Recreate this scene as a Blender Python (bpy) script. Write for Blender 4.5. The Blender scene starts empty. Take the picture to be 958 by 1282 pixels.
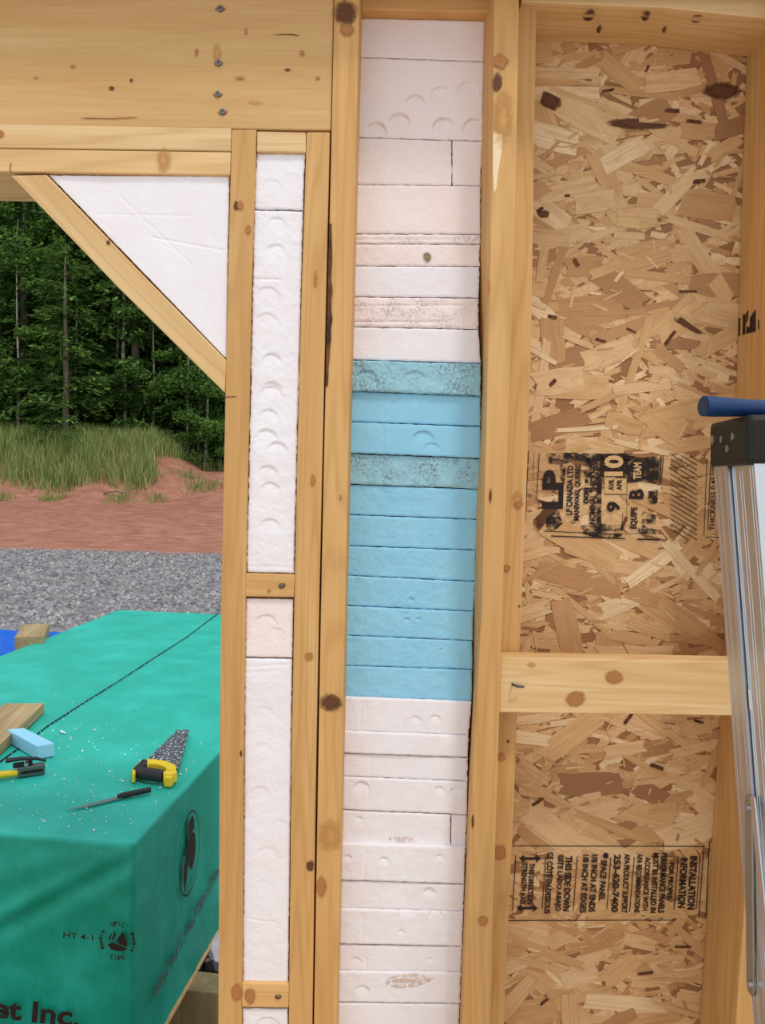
import bpy, bmesh, math, random
from mathutils import Vector, Matrix, noise

random.seed(7)
scene = bpy.context.scene
C = scene.collection

# ---------------------------------------------------------------- camera
EYE = Vector((0.0, -1.23, 1.65))
FPX, CX, CY = 1000.0, 479.0, 641.0
YAW, PITCH, ROLL = math.radians(1.5), math.radians(3.2), math.radians(1.3)
ROT = (Matrix.Rotation(YAW, 3, 'Z') @ Matrix.Rotation(math.pi / 2 - PITCH, 3, 'X') @ Matrix.Rotation(ROLL, 3, 'Z'))
cam_data = bpy.data.cameras.new('camera')
cam = bpy.data.objects.new('camera', cam_data)
C.objects.link(cam)
cam.matrix_world = Matrix.Translation(EYE) @ ROT.to_4x4()
cam_data.sensor_fit = 'VERTICAL'
cam_data.sensor_height = 36.0
cam_data.lens = 36.0 * FPX / 1282.0
cam_data.clip_start = 0.05
cam_data.clip_end = 300
scene.camera = cam

# ---------------------------------------------------------------- world, sun, exposure
world = bpy.data.worlds.new('overcast_sky')
scene.world = world
world.use_nodes = True
bg = world.node_tree.nodes['Background']
bg.inputs[0].default_value = (0.93, 0.965, 1.0, 1)
bg.inputs[1].default_value = 1.0
sun_data = bpy.data.lights.new('sun', 'SUN')
sun_data.energy = 1.5
sun_data.angle = math.radians(9)
sun_data.color = (1.0, 0.95, 0.87)
sun = bpy.data.objects.new('sun', sun_data)
C.objects.link(sun)
sun.rotation_euler = Vector((-0.7, 1.0, -2.1)).to_track_quat('-Z', 'Y').to_euler()
scene.view_settings.view_transform = 'Standard'
scene.view_settings.look = 'None'
scene.view_settings.gamma = 1.0
scene.view_settings.use_curve_mapping = False
scene.view_settings.exposure = 0.0


# ---------------------------------------------------------------- geometry of the place from the photograph
def ray(px, py):
    return (ROT @ Vector(((px - CX) / FPX, -(py - CY) / FPX, -1.0))).normalized()


def P(px, py, y=0.0):            # point on the upright plane at depth y
    d = ray(px, py)
    return EYE + d * ((y - EYE.y) / d.y)


def G(px, py, z=0.0):            # point on the level plane at height z
    d = ray(px, py)
    return EYE + d * ((z - EYE.z) / d.z)


def interp(tab, t):
    if t <= tab[0][0]:
        a, b = tab[0], tab[1]
    elif t >= tab[-1][0]:
        a, b = tab[-2], tab[-1]
    else:
        for a, b in zip(tab, tab[1:]):
            if a[0] <= t <= b[0]:
                break
    return a[1] + (b[1] - a[1]) * (t - a[0]) / (b[0] - a[0])


# ---------------------------------------------------------------- material helpers
def lin(r, g, b):
    f = lambda c: (c / 255 / 12.92) if c / 255 <= 0.04045 else ((c / 255 + 0.055) / 1.055) ** 2.4
    return (f(r), f(g), f(b), 1)


class NT:
    def __init__(self, name):
        self.m = bpy.data.materials.new(name)
        self.m.use_nodes = True
        self.t = self.m.node_tree
        self.b = self.t.nodes['Principled BSDF']

    def n(self, kind, **kw):
        nd = self.t.nodes.new(kind)
        for k, v in kw.items():
            if k.startswith('i_'):
                nd.inputs[k[2:].replace('_', ' ')].default_value = v
            else:
                setattr(nd, k, v)
        return nd

    def l(self, a, b):
        self.t.links.new(a, b)

    def math(self, op, a, b=None, c=None):
        nd = self.n('ShaderNodeMath', operation=op)
        for i, v in enumerate((a, b, c)):
            if v is None:
                continue
            if hasattr(v, 'links'):
                self.l(v, nd.inputs[i])
            else:
                nd.inputs[i].default_value = v
        return nd.outputs[0]

    def ramp(self, fac, stops, interp_='LINEAR'):
        nd = self.n('ShaderNodeValToRGB')
        cr = nd.color_ramp
        cr.interpolation = interp_
        while len(cr.elements) < len(stops):
            cr.elements.new(0.5)
        for e, (p, c) in zip(cr.elements, stops):
            e.position = p
            e.color = c
        self.l(fac, nd.inputs[0])
        return nd.outputs[0]

    def mix(self, fac, a, b, blend='MIX'):
        nd = self.n('ShaderNodeMix', data_type='RGBA', blend_type=blend)
        for s, v in ((nd.inputs[0], fac), (nd.inputs[6], a), (nd.inputs[7], b)):
            if hasattr(v, 'links'):
                self.l(v, s)
            else:
                s.default_value = v
        return nd.outputs[2]

    def coords(self, scale=(1, 1, 1), rnd=True, src='Object'):
        tc = self.n('ShaderNodeTexCoord')
        v = tc.outputs[src]
        if rnd:
            oi = self.n('ShaderNodeObjectInfo')
            ad = self.n('ShaderNodeVectorMath', operation='MULTIPLY_ADD')
            cm = self.n('ShaderNodeCombineXYZ')
            for i, k in enumerate((17.0, 31.0, 53.0)):
                self.l(self.math('MULTIPLY', oi.outputs['Random'], k), cm.inputs[i])
            ad.inputs[1].default_value = (1, 1, 1)
            self.l(v, ad.inputs[0])
            self.l(cm.outputs[0], ad.inputs[2])
            v = ad.outputs[0]
        mp = self.n('ShaderNodeMapping')
        mp.inputs['Scale'].default_value = scale
        self.l(v, mp.inputs['Vector'])
        return mp.outputs[0]

    def noise(self, vec, scale, detail=3.0, rough=0.5, dist=0.0):
        nd = self.n('ShaderNodeTexNoise')
        nd.inputs['Scale'].default_value = scale
        nd.inputs['Detail'].default_value = detail
        nd.inputs['Roughness'].default_value = rough
        nd.inputs['Distortion'].default_value = dist
        self.l(vec, nd.inputs['Vector'])
        return nd.outputs[0]

    def bump(self, h, strength=0.3, dist=0.002):
        nd = self.n('ShaderNodeBump')
        nd.inputs['Strength'].default_value = strength
        nd.inputs['Distance'].default_value = dist
        self.l(h, nd.inputs['Height'])
        self.l(nd.outputs[0], self.b.inputs['Normal'])

    def set(self, color=None, rough=0.6, metal=0.0, spec=0.4):
        if color is not None:
            if hasattr(color, 'links'):
                self.l(color, self.b.inputs['Base Color'])
            else:
                self.b.inputs['Base Color'].default_value = color
        self.b.inputs['Roughness'].default_value = rough
        self.b.inputs['Metallic'].default_value = metal
        self.b.inputs['Specular IOR Level'].default_value = spec
        return self.m


def wood_mat(name, lo, mid, hi, line=0.35):
    t = NT(name)
    fine = t.noise(t.coords((1, 1, 0.025)), 420, 4, 0.6)
    broad = t.noise(t.coords((1, 1, 0.1)), 22, 3, 0.5, 0.4)
    rings = t.math('MULTIPLY_ADD', t.math('SINE', t.math('MULTIPLY', t.noise(t.coords((1, 0.6, 0.05)), 14, 2, 0.45, 0.3), 95)), 0.5, 0.5)
    base = t.ramp(broad, [(0.3, lo), (0.5, mid), (0.72, hi)])
    dark = tuple(c * f for c, f in zip(lo[:3], (0.78, 0.7, 0.6))) + (1,)
    c = t.mix(t.math('MULTIPLY', t.math('POWER', rings, 3.0), line), base, dark)
    c = t.mix(t.math('MULTIPLY', t.ramp(fine, [(0.45, (0, 0, 0, 1)), (0.75, (1, 1, 1, 1))]), 0.3), c, dark)
    oi = t.n('ShaderNodeObjectInfo')
    hs = t.n('ShaderNodeHueSaturation')
    t.l(t.math('MULTIPLY_ADD', oi.outputs['Random'], 0.12, 0.84), hs.inputs['Value'])
    hs.inputs['Saturation'].default_value = 1.03
    t.l(c, hs.inputs['Color'])
    t.bump(fine, 0.25, 0.001)
    return t.set(hs.outputs[0], 0.62, 0, 0.3)


M = {}
M['wood'] = wood_mat('spruce_lumber', lin(208, 160, 102), lin(216, 170, 112), lin(224, 182, 124))
M['wood_pale'] = wood_mat('pale_spruce_lumber', lin(216, 178, 124), lin(225, 189, 137), lin(234, 203, 156))
M['wood_header'] = wood_mat('planed_header_board', lin(206, 164, 110), lin(214, 174, 120), lin(221, 184, 131), 0.10)
M['wood_grey'] = wood_mat('weathered_timber', lin(150, 130, 96), lin(170, 150, 112), lin(188, 168, 128))


def knot_mat(name, a, b, solid=0.55):
    t = NT(name)
    v = t.coords((1, 1, 1), True)
    d = t.n('ShaderNodeVectorMath', operation='LENGTH')
    tc = t.n('ShaderNodeTexCoord')
    t.l(tc.outputs['Object'], d.inputs[0])
    r = t.math('MULTIPLY_ADD', t.math('SINE', t.math('MULTIPLY_ADD', d.outputs['Value'], 2600, t.math('MULTIPLY', t.noise(v, 160, 2), 9))), 0.5, 0.5)
    sub = t.n('ShaderNodeVectorMath', operation='SUBTRACT')
    sub.inputs[1].default_value = (0.5, 0.5, 0.5)
    t.l(tc.outputs['Generated'], sub.inputs[0])
    fl = t.n('ShaderNodeVectorMath', operation='MULTIPLY')
    fl.inputs[1].default_value = (2, 0, 2)
    t.l(sub.outputs[0], fl.inputs[0])
    e = t.n('ShaderNodeVectorMath', operation='LENGTH')
    t.l(fl.outputs[0], e.inputs[0])
    rim = t.math('ADD', e.outputs['Value'], t.math('MULTIPLY', t.math('SUBTRACT', t.noise(v, 130, 3), 0.5), 0.7))
    t.l(t.ramp(rim, [(solid, (1, 1, 1, 1)), (0.95, (0, 0, 0, 1))]), t.b.inputs['Alpha'])
    return t.set(t.mix(r, a, b), 0.6, 0, 0.3)


M['knot'] = knot_mat('knot_wood', lin(150, 96, 52), lin(188, 130, 76))
M['knot_dark'] = knot_mat('dark_knot_wood', lin(70, 40, 22), lin(116, 72, 42), 0.45)
M['knot_pale'] = knot_mat('amber_knot_wood', lin(190, 138, 78), lin(204, 155, 94), 0.1)
M['pale_patch'] = NT('planed_pale_patch').set(lin(232, 208, 168), 0.6)


def foam_mat(name, col, speck=None, amount=0.0, tint=None):
    t = NT(name)
    v = t.coords((1, 1, 1))
    n1 = t.noise(v, 14, 3, 0.6)
    c = t.mix(t.ramp(n1, [(0.35, (0, 0, 0, 1)), (0.7, (1, 1, 1, 1))]), col, tint or tuple(x * 0.95 for x in col[:3]) + (1,))
    n2 = t.noise(v, 260, 2, 0.6)
    if speck:
        patch = t.ramp(t.noise(v, 30, 2), [(0.38, (0, 0, 0, 1)), (0.6, (1, 1, 1, 1))])
        sp = t.math('MULTIPLY', t.ramp(n2, [(0.45, (0, 0, 0, 1)), (0.62, (1, 1, 1, 1))]), patch)
        c = t.mix(t.math('MULTIPLY', sp, amount), c, speck)
    t.bump(t.math('ADD', n2, t.math('MULTIPLY', t.noise(v, 900, 1), 0.3)), 0.22, 0.002)
    return t.set(c, 0.75, 0, 0.25)


M['foam_white'] = foam_mat('white_foam', lin(234, 231, 236), tint=lin(233, 226, 230))
M['foam_pink'] = foam_mat('faded_pink_foam', lin(236, 225, 223), tint=lin(236, 218, 213))
M['foam_speck'] = foam_mat('scuffed_foam', lin(238, 224, 222), lin(120, 112, 116), 0.5)
M['foam_blue'] = foam_mat('blue_foam', lin(146, 204, 230), tint=lin(138, 198, 227))
M['foam_bluegrey'] = foam_mat('scuffed_blue_foam', lin(150, 198, 214), lin(112, 120, 126), 0.75)

t = NT('bark')
M['bark'] = t.set(t.ramp(t.noise(t.coords((1, 1, .3)), 160, 3), [(0.3, lin(40, 20, 10)), (0.7, lin(120, 70, 36))]), 0.8)

# oriented strand board
STR = [(0.0, lin(150, 106, 72)), (0.06, lin(186, 140, 94)), (0.3, lin(207, 164, 113)), (0.6, lin(216, 176, 125)),
       (0.9, lin(224, 188, 142)), (1.0, lin(236, 208, 166))]


def strand_mat(name, island):
    t = NT(name)
    if island:
        g = t.n('ShaderNodeNewGeometry')
        r = g.outputs['Random Per Island']
        v = t.coords((1, 1, 1), False)
        grain = t.noise(v, 300, 3, 0.6)
    else:
        o = t.n('ShaderNodeObjectInfo')
        r = o.outputs['Random']
        v = t.coords((0.12, 1, 1))
        grain = t.noise(v, 9, 5, 0.7)
    c = t.ramp(r, STR)
    c = t.mix(t.math('MULTIPLY', t.ramp(grain, [(0.45, (0, 0, 0, 1)), (0.75, (1, 1, 1, 1))]), 0.45), c, lin(150, 98, 56))
    w = t.noise(t.coords((1, 1, 1)), 35 if island else 2.5, 3)
    c = t.mix(t.math('MULTIPLY', t.ramp(w, [(0.5, (0, 0, 0, 1)), (0.75, (1, 1, 1, 1))]), 0.35), c, lin(176, 122, 74))
    t.bump(grain, 0.5, 0.002)
    return t.set(c, 0.6, 0, 0.3)


M['strand'] = strand_mat('wood_strand', False)
M['strand_small'] = strand_mat('small_wood_strand', True)
M['osb_base'] = NT('strandboard_core').set(lin(150, 104, 66), 0.7)


def ink_mat(name, col, wear, lo=0.35, scale=160):
    t = NT(name)
    n1 = t.noise(t.coords((0.6, 1, 1), True), scale, 6, 0.75)
    a = t.ramp(n1, [(lo, (1 - wear,) * 3 + (1,)), (lo + 0.12, (1, 1, 1, 1))])
    t.l(a, t.b.inputs['Alpha'])
    return t.set(col, 0.6, 0, 0.2)


M['ink'] = ink_mat('black_stamp_ink', lin(44, 32, 28), 0.65, 0.3)
M['ink_rough'] = ink_mat('smeared_stamp_ink', lin(38, 30, 28), 1.0, 0.42, 75)
M['ink_mid'] = ink_mat('patchy_stamp_ink', lin(40, 31, 28), 0.95, 0.38, 110)
M['ink_tan'] = ink_mat('bare_wood_lettering', lin(206, 168, 118), 0.4, 0.3)
M['ink_brown'] = ink_mat('brown_wrap_ink', lin(44, 30, 26), 0.5, 0.3, 60)
M['ink_faint'] = ink_mat('faded_wrap_ink', lin(74, 56, 62), 0.9, 0.44, 60)
M['pencil'] = NT('pencil_mark').set(lin(96, 70, 48), 0.7)
M['steel'] = NT('bright_steel').set(lin(190, 192, 196), 0.3, 1.0)
M['steel_dull'] = NT('dull_screw_steel').set(lin(120, 118, 116), 0.45, 1.0)
t = NT('brushed_aluminium')
b1 = t.noise(t.coords((1, 1, 0.01), True), 700, 2)
t.bump(b1, 0.06, 0.001)
M['alu'] = t.set(lin(206, 208, 212), 0.3, 1.0)
M['zinc'] = NT('zinc_plated_steel').set(lin(160, 160, 150), 0.4, 1.0)
M['black_plastic'] = NT('dark_grey_plastic').set(lin(30, 28, 25), 0.5, 0, 0.25)
M['blue_plastic'] = NT('blue_painted_tube').set(lin(22, 54, 98), 0.45, 0, 0.3)
M['blue_dark'] = NT('dark_blue_end_plug').set(lin(30, 44, 66), 0.5)
M['yellow'] = NT('yellow_plastic').set(lin(226, 196, 40), 0.4)
M['rubber'] = NT('black_rubber_grip').set(lin(36, 36, 42), 0.55)
t = NT('dusty_saw_blade')
dn = t.ramp(t.noise(t.coords((1, 1, 1), False), 110, 3, 0.7), [(0.54, (0, 0, 0, 1)), (0.62, (1, 1, 1, 1))])
M['blade'] = t.set(t.mix(dn, lin(58, 62, 70), lin(206, 216, 226)), 0.45, 0.0, 0.5)
M['sticker'] = NT('white_sticker').set(lin(224, 224, 224), 0.5)

# green wrap
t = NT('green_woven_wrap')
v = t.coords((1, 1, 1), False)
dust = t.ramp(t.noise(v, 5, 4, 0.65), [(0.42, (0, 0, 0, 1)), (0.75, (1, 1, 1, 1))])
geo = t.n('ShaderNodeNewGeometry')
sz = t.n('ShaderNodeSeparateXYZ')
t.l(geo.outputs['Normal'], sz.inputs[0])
top_light = t.math('MULTIPLY', t.math('MAXIMUM', sz.outputs[2], 0.0), 0.32)      # daylight painted in: upward faces of the wrap tinted lighter
c = t.mix(t.math('ADD', t.math('MULTIPLY', dust, 0.25), top_light), lin(0, 140, 118), lin(72, 226, 216))
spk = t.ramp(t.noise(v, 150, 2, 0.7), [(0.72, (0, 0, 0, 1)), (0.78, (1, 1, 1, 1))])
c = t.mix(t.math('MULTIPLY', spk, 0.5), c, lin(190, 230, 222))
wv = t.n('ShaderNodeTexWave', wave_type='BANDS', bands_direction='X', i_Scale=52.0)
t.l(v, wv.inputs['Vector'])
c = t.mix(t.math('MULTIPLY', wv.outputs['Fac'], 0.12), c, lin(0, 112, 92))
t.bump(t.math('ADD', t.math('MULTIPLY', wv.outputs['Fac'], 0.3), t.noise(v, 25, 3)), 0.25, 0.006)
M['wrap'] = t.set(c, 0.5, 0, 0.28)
t = NT('blue_tarpaulin')
v = t.coords((1, 1, 1), False)
t.bump(t.noise(v, 12, 3), 0.5, 0.02)
M['tarp'] = t.set(lin(0, 96, 214), 0.4)

# ground
t = NT('gravel_and_red_earth')
v = t.coords((1, 1, 1), False)
sp = t.n('ShaderNodeSeparateXYZ')
t.l(v, sp.inputs[0])
vo = t.n('ShaderNodeTexVoronoi', i_Scale=26.0)
t.l(v, vo.inputs['Vector'])
sepc = t.n('ShaderNodeSeparateColor')
t.l(vo.outputs['Color'], sepc.inputs[0])
grav = t.ramp(sepc.outputs[0], [(0, lin(106, 105, 108)), (0.5, lin(136, 135, 139)), (1, lin(166, 164, 167))])
grav = t.mix(t.math('MULTIPLY', t.noise(v, 1.5, 2), 0.35), grav, lin(120, 106, 100))
red = t.ramp(t.noise(t.coords((0.5, 1, 1), False), 4.0, 7, 0.72), [(0.3, lin(138, 92, 78)), (0.5, lin(162, 112, 96)), (0.72, lin(182, 136, 116))])
edge = t.math('ADD', sp.outputs[1], t.math('MULTIPLY', t.noise(v, 1.2, 4, 0.6), 1.6))
gm = t.n('ShaderNodeMapRange')
for i, val in ((1, 13.7), (2, 14.2)):
    gm.inputs[i].default_value = val
t.l(edge, gm.inputs[0])
c = t.mix(gm.outputs[0], grav, red)
fm = t.n('ShaderNodeMapRange')
for i, val in ((1, 26.0), (2, 27.5)):
    fm.inputs[i].default_value = val
t.l(edge, fm.inputs[0])
c = t.mix(fm.outputs[0], c, lin(44, 58, 26))
t.bump(t.math('ADD', vo.outputs['Distance'], t.math('MULTIPLY', t.noise(v, 5, 4), 2)), 0.6, 0.03)
M['ground'] = t.set(c, 0.9, 0, 0.1)
t = NT('pebble')
g = t.n('ShaderNodeNewGeometry')
M['pebble'] = t.set(t.ramp(g.outputs['Random Per Island'], [(0, lin(98, 97, 101)), (0.6, lin(136, 135, 140)), (1, lin(180, 178, 180))]), 0.85)
M['floor'] = wood_mat('plywood_subfloor', lin(190, 150, 100), lin(205, 168, 118), lin(215, 182, 134), 0.2)


def leaf_mat(name, stops, trans=0.3):
    t = NT(name)
    g = t.n('ShaderNodeNewGeometry')
    col = t.ramp(g.outputs['Random Per Island'], stops)
    t.set(col, 0.6, 0, 0.2)
    tr = t.n('ShaderNodeBsdfTranslucent')
    t.l(col, tr.inputs[0])
    mx = t.n('ShaderNodeMixShader')
    mx.inputs[0].default_value = trans
    out = t.t.nodes['Material Output']
    t.l(t.b.outputs[0], mx.inputs[1])
    t.l(tr.outputs[0], mx.inputs[2])
    t.l(mx.outputs[0], out.inputs[0])
    return t.m


M['needles'] = leaf_mat('spruce_needles', [(0, lin(56, 88, 44)), (0.6, lin(92, 126, 60)), (1, lin(134, 164, 84))], 0.35)
M['leaves'] = leaf_mat('broad_leaves', [(0, lin(60, 98, 46)), (0.6, lin(94, 136, 62)), (1, lin(140, 176, 90))], 0.4)
M['grass'] = leaf_mat('grass_blades', [(0, lin(96, 122, 60)), (0.5, lin(142, 164, 92)), (0.85, lin(176, 184, 116)), (1, lin(208, 196, 144))])
t = NT('tree_bark')
M['trunk'] = t.set(t.ramp(t.noise(t.coords((1, 1, .2)), 20, 3), [(0.3, lin(84, 74, 66)), (0.7, lin(138, 126, 114))]), 0.85)
t = NT('birch_bark')
M['birch'] = t.set(t.ramp(t.noise(t.coords((1, 1, 1)), 10, 3), [(0.35, lin(96, 90, 82)), (0.55, lin(188, 182, 172))]), 0.8)


# ---------------------------------------------------------------- object helpers
def link(name, me, mat=None, parent=None, mw=None):
    o = bpy.data.objects.new(name, me)
    C.objects.link(o)
    if mat is not None and me is not None and not me.materials:
        me.materials.append(mat)
    if mw is not None:
        o.matrix_basis = mw
    if parent is not None:
        o.parent = parent
        o.matrix_parent_inverse = world_of(parent).inverted()
    return o


def world_of(o):
    if o.parent is None:
        return o.matrix_basis.copy()
    return world_of(o.parent) @ o.matrix_parent_inverse @ o.matrix_basis


def tag(o, label=None, cat=None, group=None, kind=None):
    if label:
        o['label'] = label
    if cat:
        o['category'] = cat
    if group:
        o['group'] = group
    if kind:
        o['kind'] = kind
    return o


def empty(name, loc, label, cat, group=None, mw=None):
    o = bpy.data.objects.new(name, None)
    o.empty_display_size = 0.05
    C.objects.link(o)
    if mw is not None:
        o.matrix_basis = mw
    else:
        o.location = loc
    return tag(o, label, cat, group)


def mesh(name, verts, faces, smooth=False):
    me = bpy.data.meshes.new(name)
    me.from_pydata([tuple(v) for v in verts], [], faces)
    bm = bmesh.new()
    bm.from_mesh(me)
    bmesh.ops.recalc_face_normals(bm, faces=bm.faces)
    bm.to_mesh(me)
    bm.free()
    if smooth:
        me.polygons.foreach_set('use_smooth', [True] * len(me.polygons))
    me.update()
    return me


def soft(me):
    bm = bmesh.new()
    bm.from_mesh(me)
    for f in bm.faces:
        f.smooth = True
    for e in bm.edges:
        e.smooth = len(e.link_faces) == 2 and e.calc_face_angle(0) < math.radians(40)
    bm.to_mesh(me)
    bm.free()
    return me


def frame_from(origin, z, y):
    z = z.normalized()
    x = y.cross(z).normalized()
    y = z.cross(x).normalized()
    m = Matrix((x, y, z)).transposed().to_4x4()
    m.translation = origin
    return m


def bevel_mod(o, w=0.0015, seg=2):
    b = o.modifiers.new('bevel', 'BEVEL')
    b.width = w
    b.segments = seg
    b.limit_method = 'ANGLE'
    b.angle_limit = math.radians(30)
    return o


def prism(name, front, back, mat, grain=Vector((0, 0, 1)), parent=None, bevel=0.0018):
    """solid between two outlines of world points; local z runs along the grain"""
    n = len(front)
    org = sum(front, Vector()) / n
    ydir = (sum(back, Vector()) / n - org)
    mw = frame_from(org, grain, ydir)
    inv = mw.inverted()
    vs = [inv @ p for p in front] + [inv @ p for p in back]
    fs = [list(range(n)), [n + i for i in reversed(range(n))]]
    fs += [[i, n + i, n + (i + 1) % n, (i + 1) % n] for i in range(n)]
    o = link(name, mesh(name, vs, fs), mat, parent, mw)
    if bevel:
        bevel_mod(o, bevel)
    return o


def board(name, px, y, depth, mat, label, cat='board', group=None, grain=None, shift=None):
    front = [P(a, b, y) for a, b in px]
    back = [p + Vector((0, depth, 0)) for p in front]
    if shift:
        back = [b + Vector((s, 0, 0)) for b, s in zip(back, shift)]
    o = prism(name, front, back, mat, grain or Vector((0, 0, 1)))
    return tag(o, label, cat, group)


def edge_px(tab, ys):
    return [(interp(tab, y), y) for y in ys]


def stud(name, left, right, ytop, ybot, y, depth, mat, label, group=None, shift=None):
    ys = [ytop + (ybot - ytop) * i / 8 for i in range(9)]
    px = edge_px(left, ys) + edge_px(right, ys)[::-1]
    sh = None
    if shift:          # a twisted stud: how far its left face leans at the back
        sh = [shift(q) for q in ys] + [0] * 9
    return board(name, px, y, depth, mat, label, 'stud', group, None, sh)


def disc(name, parent, px, py, rx, ry, y, mat, thick=0.0012, seed=0, n=14, jag=0.12):
    c = P(px, py, y)
    k = (c - EYE).length / FPX
    rnd = random.Random(seed + int(px * 7 + py))
    ph = rnd.random() * 6
    pts = []
    for i in range(n):
        a = 2 * math.pi * i / n
        r = 1 + jag * math.sin(2 * a + ph) + rnd.uniform(-jag, jag) * 0.6
        pts.append(Vector((rx * k * r * math.cos(a), 0, ry * k * r * math.sin(a))))
    vs = [p * 0.9 + Vector((0, -thick, 0)) for p in pts] + pts
    fs = [list(range(n))] + [[i, n + i, n + (i + 1) % n, (i + 1) % n] for i in range(n)]
    return link(name, mesh(name, vs, fs), mat, parent, Matrix.Translation(c))


def patch(name, parent, pts, normal, thick, mat):
    """thin raised piece with an outline of world points, lying on a face"""
    n = len(pts)
    up = normal.normalized() * thick
    c = sum(pts, Vector()) / n
    vs = [p + up - c for p in pts] + [p - c for p in pts]
    fs = [list(range(n)), [n + i for i in reversed(range(n))]] + [[i, n + i, n + (i + 1) % n, (i + 1) % n] for i in range(n)]
    return link(name, mesh(name, vs, fs), mat, parent, Matrix.Translation(c))


def box_verts(x0, x1, y0, y1, z0, z1):
    vs = [(x, y, z) for x in (x0, x1) for y in (y0, y1) for z in (z0, z1)]
    fs = [[0, 1, 3, 2], [4, 6, 7, 5], [0, 4, 5, 1], [2, 3, 7, 6], [0, 2, 6, 4], [1, 5, 7, 3]]
    return vs, fs


def box(name, dims, mat, parent=None, mw=None, bevel=0.0):
    o = link(name, mesh(name, *box_verts(*dims)), mat, parent, mw)
    if bevel:
        bevel_mod(o, bevel)
    return o


def tube_mesh(name, pts, rad, seg=10, cap=True):
    vs, fs = [], []
    n = len(pts)
    for i, p in enumerate(pts):
        d = (pts[min(i + 1, n - 1)] - pts[max(i - 1, 0)]).normalized()
        a = d.orthogonal().normalized()
        b = d.cross(a)
        r = rad[i] if isinstance(rad, (list, tuple)) else rad
        for j in range(seg):
            t_ = 2 * math.pi * j / seg
            vs.append(p + a * (r * math.cos(t_)) + b * (r * math.sin(t_)))
    # keep rings aligned
    for i in range(n - 1):
        base = min(range(seg), key=lambda s: (Vector(vs[(i + 1) * seg + s]) - Vector(vs[i * seg])).length)
        if base:
            ring = vs[(i + 1) * seg:(i + 2) * seg]
            vs[(i + 1) * seg:(i + 2) * seg] = ring[base:] + ring[:base]
        for j in range(seg):
            fs.append([i * seg + j, i * seg + (j + 1) % seg, (i + 1) * seg + (j + 1) % seg, (i + 1) * seg + j])
    if cap:
        fs.append(list(range(seg)))
        fs.append([(n - 1) * seg + j for j in range(seg)])
    return soft(mesh(name, vs, fs))


# ---------------------------------------------------------------- lettering (flat print), made once
TEXTS = ['LP', 'LP CANADA LTD', 'MANIWAKI, QUEBEC', '008', 'NOMINAL THICKNESS', '10', 'AVR', 'APR', '9', 'B', 'TEAM', 'EQUIPE',
         'THICKNESS 0.451 IN', 'THIS DIRECTION', 'STRENGTH AXIS', 'CE CÔTÉ EN DESSOUS', 'ESTE LADO ABAJO', 'THIS SIDE DOWN',
         '1/8 INCH AT EDGES', '1/8 INCH AT ENDS', 'SPACE PANEL', '253-620-7400', 'APA PRODUCT SUPPORT', 'APA RECOMMENDATIONS',
         'ACCORDANCE WITH', 'MUST BE INSTALLED IN', 'PERFORMANCE PANELS', 'FOR PROPER', 'INFORMATION', 'INSTALLATION',
         'HT 4-1', 'International Blanchet Inc.', 'et Inc.'] + list('QFICMembre')
THIN = set(['HT 4-1', 'THICKNESS 0.451 IN', 'International Blanchet Inc.', 'et Inc.'])
FONT = {}
FONTW = {}
tmp = []
for s in sorted(set(TEXTS)):
    cu = bpy.data.curves.new('lettering', 'FONT')
    cu.body = s
    cu.resolution_u = 3
    cu.offset = 0.014 if s in THIN else 0.042
    if s.endswith(' Inc.'):
        cu.offset = 0.03
    o = bpy.data.objects.new('lettering', cu)
    C.objects.link(o)
    tmp.append((s, o, cu))
dg = bpy.context.evaluated_depsgraph_get()
dg.update()
for s, o, cu in tmp:
    me = bpy.data.meshes.new_from_object(o.evaluated_get(dg))
    vs = [v.co.copy() for v in me.vertices]
    x0, x1 = min(v.x for v in vs), max(v.x for v in vs)
    y0, y1 = min(v.y for v in vs), max(v.y for v in vs)
    FONTW[s] = x1 - x0
    FONT[s] = ([((v.x - x0) / (x1 - x0), (v.y - y0) / (y1 - y0)) for v in vs], [list(p.vertices) for p in me.polygons])
    bpy.data.meshes.remove(me)
for s, o, cu in tmp:
    bpy.data.objects.remove(o)
    bpy.data.curves.remove(cu)


def lettering(s, origin, u, v, mat, parent, name='lettering'):
    """text spanning vectors u (advance) and v (up) from origin"""
    uv, fs = FONT[s]
    spans = sorted((min(uv[i][0] for i in f), max(uv[i][0] for i in f)) for f in fs)
    gaps, end = [], spans[0][1]
    for a, b in spans[1:]:
        gaps.append((a - end, (a + end) / 2))
        end = max(end, b)
    cuts = [-1] + sorted(c for _, c in sorted(gaps, reverse=True)[:s.count(' ')]) + [2]
    for c0, c1 in zip(cuts, cuts[1:]):                  # one object for each word
        sub = [f for f in fs if c0 < uv[f[0]][0] <= c1]
        ids = sorted(set(i for f in sub for i in f))
        mp_ = {i: k for k, i in enumerate(ids)}
        me = bpy.data.meshes.new(name)
        me.from_pydata([tuple(u * uv[i][0] + v * uv[i][1]) for i in ids], [], [[mp_[i] for i in f] for f in sub])
        link(name, me, mat, parent, Matrix.Translation(origin))


# ================================================================ THE SETTING
floor_z = 0.16
fl = box('floor', (-2.2, 1.6, -2.6, 0.15, floor_z - 0.2, floor_z), M['floor'], None, Matrix.Identity(4))
tag(fl, kind='structure')


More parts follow.
